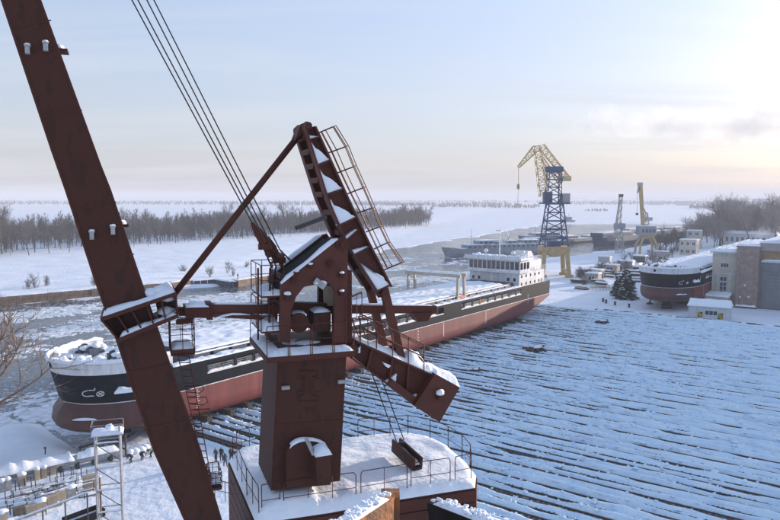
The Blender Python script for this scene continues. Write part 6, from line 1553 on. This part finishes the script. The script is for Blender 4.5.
# scaffold tower
sb = pz(111, 524, 0); root = empty('scaffold_tower', (sb.x, sb.y, gz(sb.x, sb.y)), R(18)); tag(root, 'tall steel-pipe scaffold tower with snowy top platform, lower left', 'scaffold')
TZ = pY(111, 432, sb.y).z
for i, (x, y) in enumerate(((-1.15, -.7), (1.15, -.7), (1.15, .7), (-1.15, .7))):
    k = MB(); k.tube((x, y, -.2), (x, y, TZ + (.9 if i == 1 else .0)), .1, n=7); k.build('upright', 'galvanised', root)
for z in (TZ * .18, TZ * .42, TZ * .66, TZ * .92):
    k = MB(); P = [(-1.15, -.7, z), (1.15, -.7, z), (1.15, .7, z), (-1.15, .7, z), (-1.15, -.7, z)]; k.path([Vector(p) for p in P], .06, 5); fr = k.build('ring_frame', 'galvanised', root); k = MB(); k.snow_strip([(-1.15, -.7, z + .05), (1.15, -.7, z + .05)], .16, .1, .3, z); k.build('snow', 'snow', fr, True)
    k = MB(); k.tube((-1.15, -.7, z), (1.15, -.7, z - TZ * .2), .045, n=4); k.build('brace', 'dark_steel', root)
pf_ = MB().b2((-1.5, -1.0, TZ), (1.5, 1.0, TZ + .1)).build('top_platform', 'galvanised', root)
snow_poly([(-1.5, -1, TZ + .1), (1.5, -1, TZ + .1), (1.5, 1, TZ + .1), (-1.5, 1, TZ + .1)], .28, .25, .3, 3, .4).build('snow', 'snow', pf_, True)
MB().blob((.2, .1, TZ + .5), (.45, .35, .4), 3).build('snow_heap', 'snow', pf_, True)
for (a_, b_) in (((-1.45, -.95), (1.45, -.95)), ((-1.45, .95), (1.45, .95)), ((-1.45, -.95), (-1.45, .95))):
    k = MB(); rail_panel(k, (a_[0], a_[1], TZ + .1), (b_[0], b_[1], TZ + .1), 1.0, .03, 0, 0); k.build('top_railing', 'galvanised', pf_)
# wooden post and panel in front of the scaffold, drill rig arm behind
g = gpt(101, 516); root = empty('timber_post', g); tag(root, 'weathered wooden post beside the scaffold tower', 'post'); MB().tube((0, 0, -.2), (0, 0, 4.4), .14, .12, 7).build('post', 'wood', root); MB().blob((0, 0, 4.42), (.2, .2, .13), 2).build('snow', 'snow', root, True)
a, b = gpt(121, 455), None; root = empty('pipe_support', gpt(92, 459), R(10)); tag(root, 'dark slanting support frame behind the scaffold top', 'frame')
k = MB(); k.beam((-1.5, 0, 1.5), (4.2, 0, 2.9), .2, .24); k.build('arm', 'dark_steel', root); k = MB(); k.beam((1.2, 0, 2.2), (4.0, 0, 1.0), .18, .2); k.build('strut', 'dark_steel', root); k = MB(); k.tube((4.1, 0, -.2), (4.1, 0, 3), .13); k.tube((-1.3, 0, -.2), (-1.3, 0, 1.6), .1); k.build('post', 'dark_steel', root)
# a row of low snow-covered logs behind the workers
for i in range(6):
    g = gpt(128 + i * 5.5, 455 - i * 1.6); k = MB(); k.blob((0, 0, .35), (.9, .6, .45), i, 10); o = k.build('snow_mound', 'snow', None, True, g); tag(o, 'small snow mound beside the bending workers, ' + ordw(i) + ' from the scaffold', 'snow mound', 'snow mounds by the workers')

# ------------------------------------------------------------------ people
def person_mesh(pose):
    if pose == 'stand':
        J = {'pel': (0, 0, .95), 'ch': (0, .02, 1.32), 'nk': (0, .03, 1.5), 'hd': (0, .05, 1.62), 'tp': (0, .05, 1.76), 'sl': (-.2, 0, 1.43), 'sr': (.2, 0, 1.43), 'el': (-.27, -.02, 1.15), 'er': (.27, .04, 1.15), 'wl': (-.25, .12, .92), 'wr': (.26, .16, .95), 'hl': (-.1, 0, .92), 'hr': (.1, 0, .92), 'kl': (-.12, .03, .5), 'kr': (.12, .01, .5), 'al': (-.12, 0, .09), 'ar': (.13, -.03, .09), 'tl': (-.13, .17, .05), 'tr': (.15, .14, .05)}
    elif pose == 'walk':
        J = {'pel': (0, 0, .94), 'ch': (0, .06, 1.3), 'nk': (0, .1, 1.48), 'hd': (0, .14, 1.6), 'tp': (0, .14, 1.74), 'sl': (-.2, .05, 1.41), 'sr': (.2, .05, 1.41), 'el': (-.27, -.1, 1.15), 'er': (.27, .14, 1.15), 'wl': (-.24, -.02, .92), 'wr': (.22, .34, 1.03), 'hl': (-.1, 0, .9), 'hr': (.1, 0, .9), 'kl': (-.11, .2, .52), 'kr': (.11, -.05, .5), 'al': (-.11, .22, .1), 'ar': (.12, -.3, .14), 'tl': (-.11, .4, .07), 'tr': (.13, -.16, .05)}
    else:
        J = {'pel': (0, -.2, .82), 'ch': (0, .16, 1.0), 'nk': (0, .34, 1.03), 'hd': (0, .44, 1.0), 'tp': (0, .56, .97), 'sl': (-.2, .26, 1.0), 'sr': (.2, .26, 1.0), 'el': (-.24, .36, .72), 'er': (.24, .38, .72), 'wl': (-.16, .48, .46), 'wr': (.16, .5, .46), 'hl': (-.1, -.2, .78), 'hr': (.1, -.2, .78), 'kl': (-.14, .08, .46), 'kr': (.14, .08, .46), 'al': (-.14, -.04, .09), 'ar': (.14, -.04, .09), 'tl': (-.15, .15, .05), 'tr': (.15, .15, .05)}
    rad = {'pel': .17, 'ch': .19, 'nk': .075, 'hd': .105, 'tp': .085, 'sl': .1, 'sr': .1, 'el': .065, 'er': .065, 'wl': .05, 'wr': .05, 'hl': .11, 'hr': .11, 'kl': .085, 'kr': .085, 'al': .065, 'ar': .065, 'tl': .05, 'tr': .05}
    ks = list(J); E = [('pel', 'ch'), ('ch', 'nk'), ('nk', 'hd'), ('hd', 'tp'), ('ch', 'sl'), ('ch', 'sr'), ('sl', 'el'), ('el', 'wl'), ('sr', 'er'), ('er', 'wr'), ('pel', 'hl'), ('pel', 'hr'), ('hl', 'kl'), ('kl', 'al'), ('al', 'tl'), ('hr', 'kr'), ('kr', 'ar'), ('ar', 'tr')]
    me_ = bpy.data.meshes.new('skel'); me_.from_pydata([J[x] for x in ks], [(ks.index(a), ks.index(b)) for a, b in E], [])
    ob = bpy.data.objects.new('skel', me_); col.objects.link(ob)
    md = ob.modifiers.new('s', 'SKIN'); sv = me_.skin_vertices[0].data
    for i, x in enumerate(ks): sv[i].radius = (rad[x], rad[x]); sv[i].use_root = (x == 'pel')
    s2 = ob.modifiers.new('b', 'SUBSURF'); s2.levels = 1; s2.render_levels = 1
    dg = bpy.context.evaluated_depsgraph_get(); dg.update()
    out = bpy.data.meshes.new_from_object(ob.evaluated_get(dg)); bpy.data.objects.remove(ob)
    out.materials.clear()
    hd = Vector(J['hd'])
    for k_ in ('coat_black', 'trouser', 'boot', 'skin', 'coat_black'): out.materials.append(M[k_])
    legj = [Vector(J[x]) for x in ('kl', 'kr')]; pel = Vector(J['pel']); nk = Vector(J['nk'])
    for pg in out.polygons:
        c = pg.center; hdv = (hd - nk).normalized(); hh = (c - nk).dot(hdv); nearh = (c - hd).length < .2
        legd = min((c - q).length for q in legj)
        if nearh and hh > .05: pg.material_index = 4 if hh > .16 or c.y < hd.y - .01 else 3
        elif c.z < .13: pg.material_index = 2
        elif c.z < .72 and (c - Vector(J['wl'])).length > .14 and (c - Vector(J['wr'])).length > .14 and (c - Vector(J['el'])).length > .16 and (c - Vector(J['er'])).length > .16 and c.z < pel.z - .1: pg.material_index = 1
        elif (c - Vector(J['wl'])).length < .08 or (c - Vector(J['wr'])).length < .08: pg.material_index = 2
        else: pg.material_index = 0
        pg.use_smooth = True
    return out
pm = {p: person_mesh(p) for p in ('stand', 'walk', 'bend')}
PEOPLE = [(216, 462, 'stand', 'coat_green', 2.6, 'person in olive jacket standing by the slipway, leftmost of the standing group'), (221.5, 461, 'stand', 'coat_black', 3.4, 'person in black coat standing close beside the olive jacket'), (225.5, 467, 'walk', 'coat_blue', .6, 'person in blue jacket walking in front of the standing pair'), (231, 461, 'stand', 'coat_black', 4.0, 'person in dark coat half hidden by the crane roof rail'), (236, 460, 'bend', 'coat_black', 1.2, 'person stooping behind the crane roof rail'), (242, 458, 'stand', 'coat_black', 5.0, 'person in black farthest along behind the crane roof rail'),
          (131, 464, 'bend', 'coat_black', 1.4, 'person in black bending over beside the scaffold tower'), (142, 461, 'bend', 'coat_black', 4.4, 'person in dark clothes crouching between scaffold and boom'), (151, 458, 'bend', 'coat_hivis', 2.2, 'person in yellow-green vest bending near the boom')]
for (u, v, ps, ct, rz, lb) in PEOPLE:
    g = gpt(u, v); o = bpy.data.objects.new('person', pm[ps]); col.objects.link(o); o.location = (g.x, g.y, g.z + .0); o.rotation_euler.z = rz; o.scale = (1.02,) * 3
    o.material_slots[0].link = 'OBJECT'; o.material_slots[0].material = M[ct]; tag(o, lb, 'person')
# one cabinet-sized electrical box near the workers and a lone post on the river ice
g = gpt(45, 455); root = empty('ice_marker', Vector((g.x, g.y, g.z)), 0); tag(root, 'tiny dark marker stake in the blue snow before the ship bow', 'marker'); MB().tube((0, 0, -.2), (.1, 0, .9), .08, n=5).build('stake', 'navy', root); MB().box((.05, 0, .8), (.25, .06, .3)).build('plate', 'navy', root)

# ================================================================== FAR BRIDGE, AIR, STEAM
b0, b1 = pz(560, 203.5, -1), pz(760, 203.5, -1); br_ = empty('far_bridge', (b0.x, b0.y, -2)); tag(br_, 'faint far bridge of arched trusses on the horizon', 'bridge'); bl_ = b1.x - b0.x; ns = 6
k = MB(); k.b2((0, -5, 11), (bl_, 5, 13)); k.build('deck', 'town', br_)
for i in range(ns + 1): MB().b2((bl_ * i / ns - 4, -5, -1), (bl_ * i / ns + 4, 5, 11)).build('pier', 'town', br_)
for i in range(ns):
    k = MB(); P = [Vector((bl_ * (i + j / 10) / ns, 0, 13 + 15 * math.sin(math.pi * j / 10))) for j in range(11)]
    for a, b in zip(P[:-1], P[1:]): k.beam(a, b, 2, 1.8)
    for p in P[1:-1]: k.beam((p.x, 0, 12), p, 1, 1, (0, 1, 0))
    k.build('arch', 'town', br_)

HAZE_D = 0.00029
hz = MB().b2((-8300, -280, -6.5), (8300, 9300, 75)).build('haze', 'snow'); tag(hz, 'pale frosty haze hanging over the whole yard and river', 'haze', kind='stuff')
m = bpy.data.materials.new('haze_air'); m.use_nodes = True; t = m.node_tree; t.nodes.remove(t.nodes['Principled BSDF'])
pv = t.nodes.new('ShaderNodeVolumePrincipled'); pv.inputs['Color'].default_value = (0.70, 0.73, 0.79, 1); pv.inputs['Density'].default_value = HAZE_D; pv.inputs['Anisotropy'].default_value = 0.0
t.links.new(pv.outputs[0], t.nodes['Material Output'].inputs['Volume']); hz.data.materials.clear(); hz.data.materials.append(m)
try: m.cycles.homogeneous_volume = True
except Exception: pass

def steam(nm, label, ctr, size, scale, dens, seed, lo=.52, rz=0.0):
    mb = MB(); mb.blob((0, 0, 0), size, seed, 18); o = mb.build(nm, 'snow', None, True, ctr, rz); tag(o, label, 'steam', kind='stuff')
    m = bpy.data.materials.new(nm + '_vapour'); m.use_nodes = True; t = m.node_tree; t.nodes.remove(t.nodes['Principled BSDF'])
    pv = t.nodes.new('ShaderNodeVolumePrincipled'); pv.inputs['Color'].default_value = (.85, .855, .86, 1); pv.inputs['Anisotropy'].default_value = .2
    tc = t.nodes.new('ShaderNodeTexCoord'); n = t.nodes.new('ShaderNodeTexNoise'); n.inputs['Scale'].default_value = scale; n.inputs['Detail'].default_value = 5; n.inputs['Distortion'].default_value = .4
    t.links.new(tc.outputs['Object'], n.inputs['Vector'])
    # soft fall-off from the plume's own axis
    sp_ = t.nodes.new('ShaderNodeVectorMath'); sp_.operation = 'MULTIPLY'; sp_.inputs[1].default_value = (1 / size[0], 1 / size[1], 1 / size[2]); t.links.new(tc.outputs['Object'], sp_.inputs[0])
    ln = t.nodes.new('ShaderNodeVectorMath'); ln.operation = 'LENGTH'; t.links.new(sp_.outputs[0], ln.inputs[0])
    s1 = t.nodes.new('ShaderNodeMath'); s1.operation = 'MULTIPLY_ADD'; s1.inputs[1].default_value = -.28; t.links.new(ln.outputs['Value'], s1.inputs[0]); t.links.new(n.outputs['Fac'], s1.inputs[2])
    mr_ = t.nodes.new('ShaderNodeMapRange'); mr_.inputs[1].default_value = lo - .2; mr_.inputs[2].default_value = lo + .12; mr_.inputs[3].default_value = 0; mr_.inputs[4].default_value = dens; t.links.new(s1.outputs[0], mr_.inputs[0])
    t.links.new(mr_.outputs[0], pv.inputs['Density']); t.links.new(pv.outputs[0], t.nodes['Material Output'].inputs['Volume']); o.data.materials.clear(); o.data.materials.append(m)
    return o
D_ = 1700
for i, (u, v, su, sv_, dn_) in enumerate(((586, 123, 13, 9, .020), (606, 118, 17, 14, .028), (634, 125, 20, 13, .026), (661, 122, 20, 16, .030), (688, 127, 22, 16, .032), (712, 122, 20, 16, .030), (736, 126, 22, 16, .032), (760, 120, 22, 20, .034), (784, 116, 26, 26, .034))):
    c = pY(u, v, D_ + 25 * (i % 3)); s_ = D_ / FPX; steam('steam_cloud', 'grey drifting steam cloud above the yard, ' + ordw(i) + ' counted toward the sun', (c.x, c.y, c.z), (su * s_ * 1.15, 45, sv_ * s_ * 1.2), .020, dn_ * .5, i + 2, .41)['group'] = 'steam clouds'
c = pY(774, 223, 470); steam('steam_puff', 'small white steam puff among the trees at the right edge', (c.x, c.y, c.z), (11, 8, 6.5), .16, .09, 30, .45)
c = pY(761, 232, 420); steam('steam_puff', 'low wisp of steam just left of the white puff by the hall roof', (c.x, c.y, c.z), (7, 6, 4), .2, .07, 33, .47)
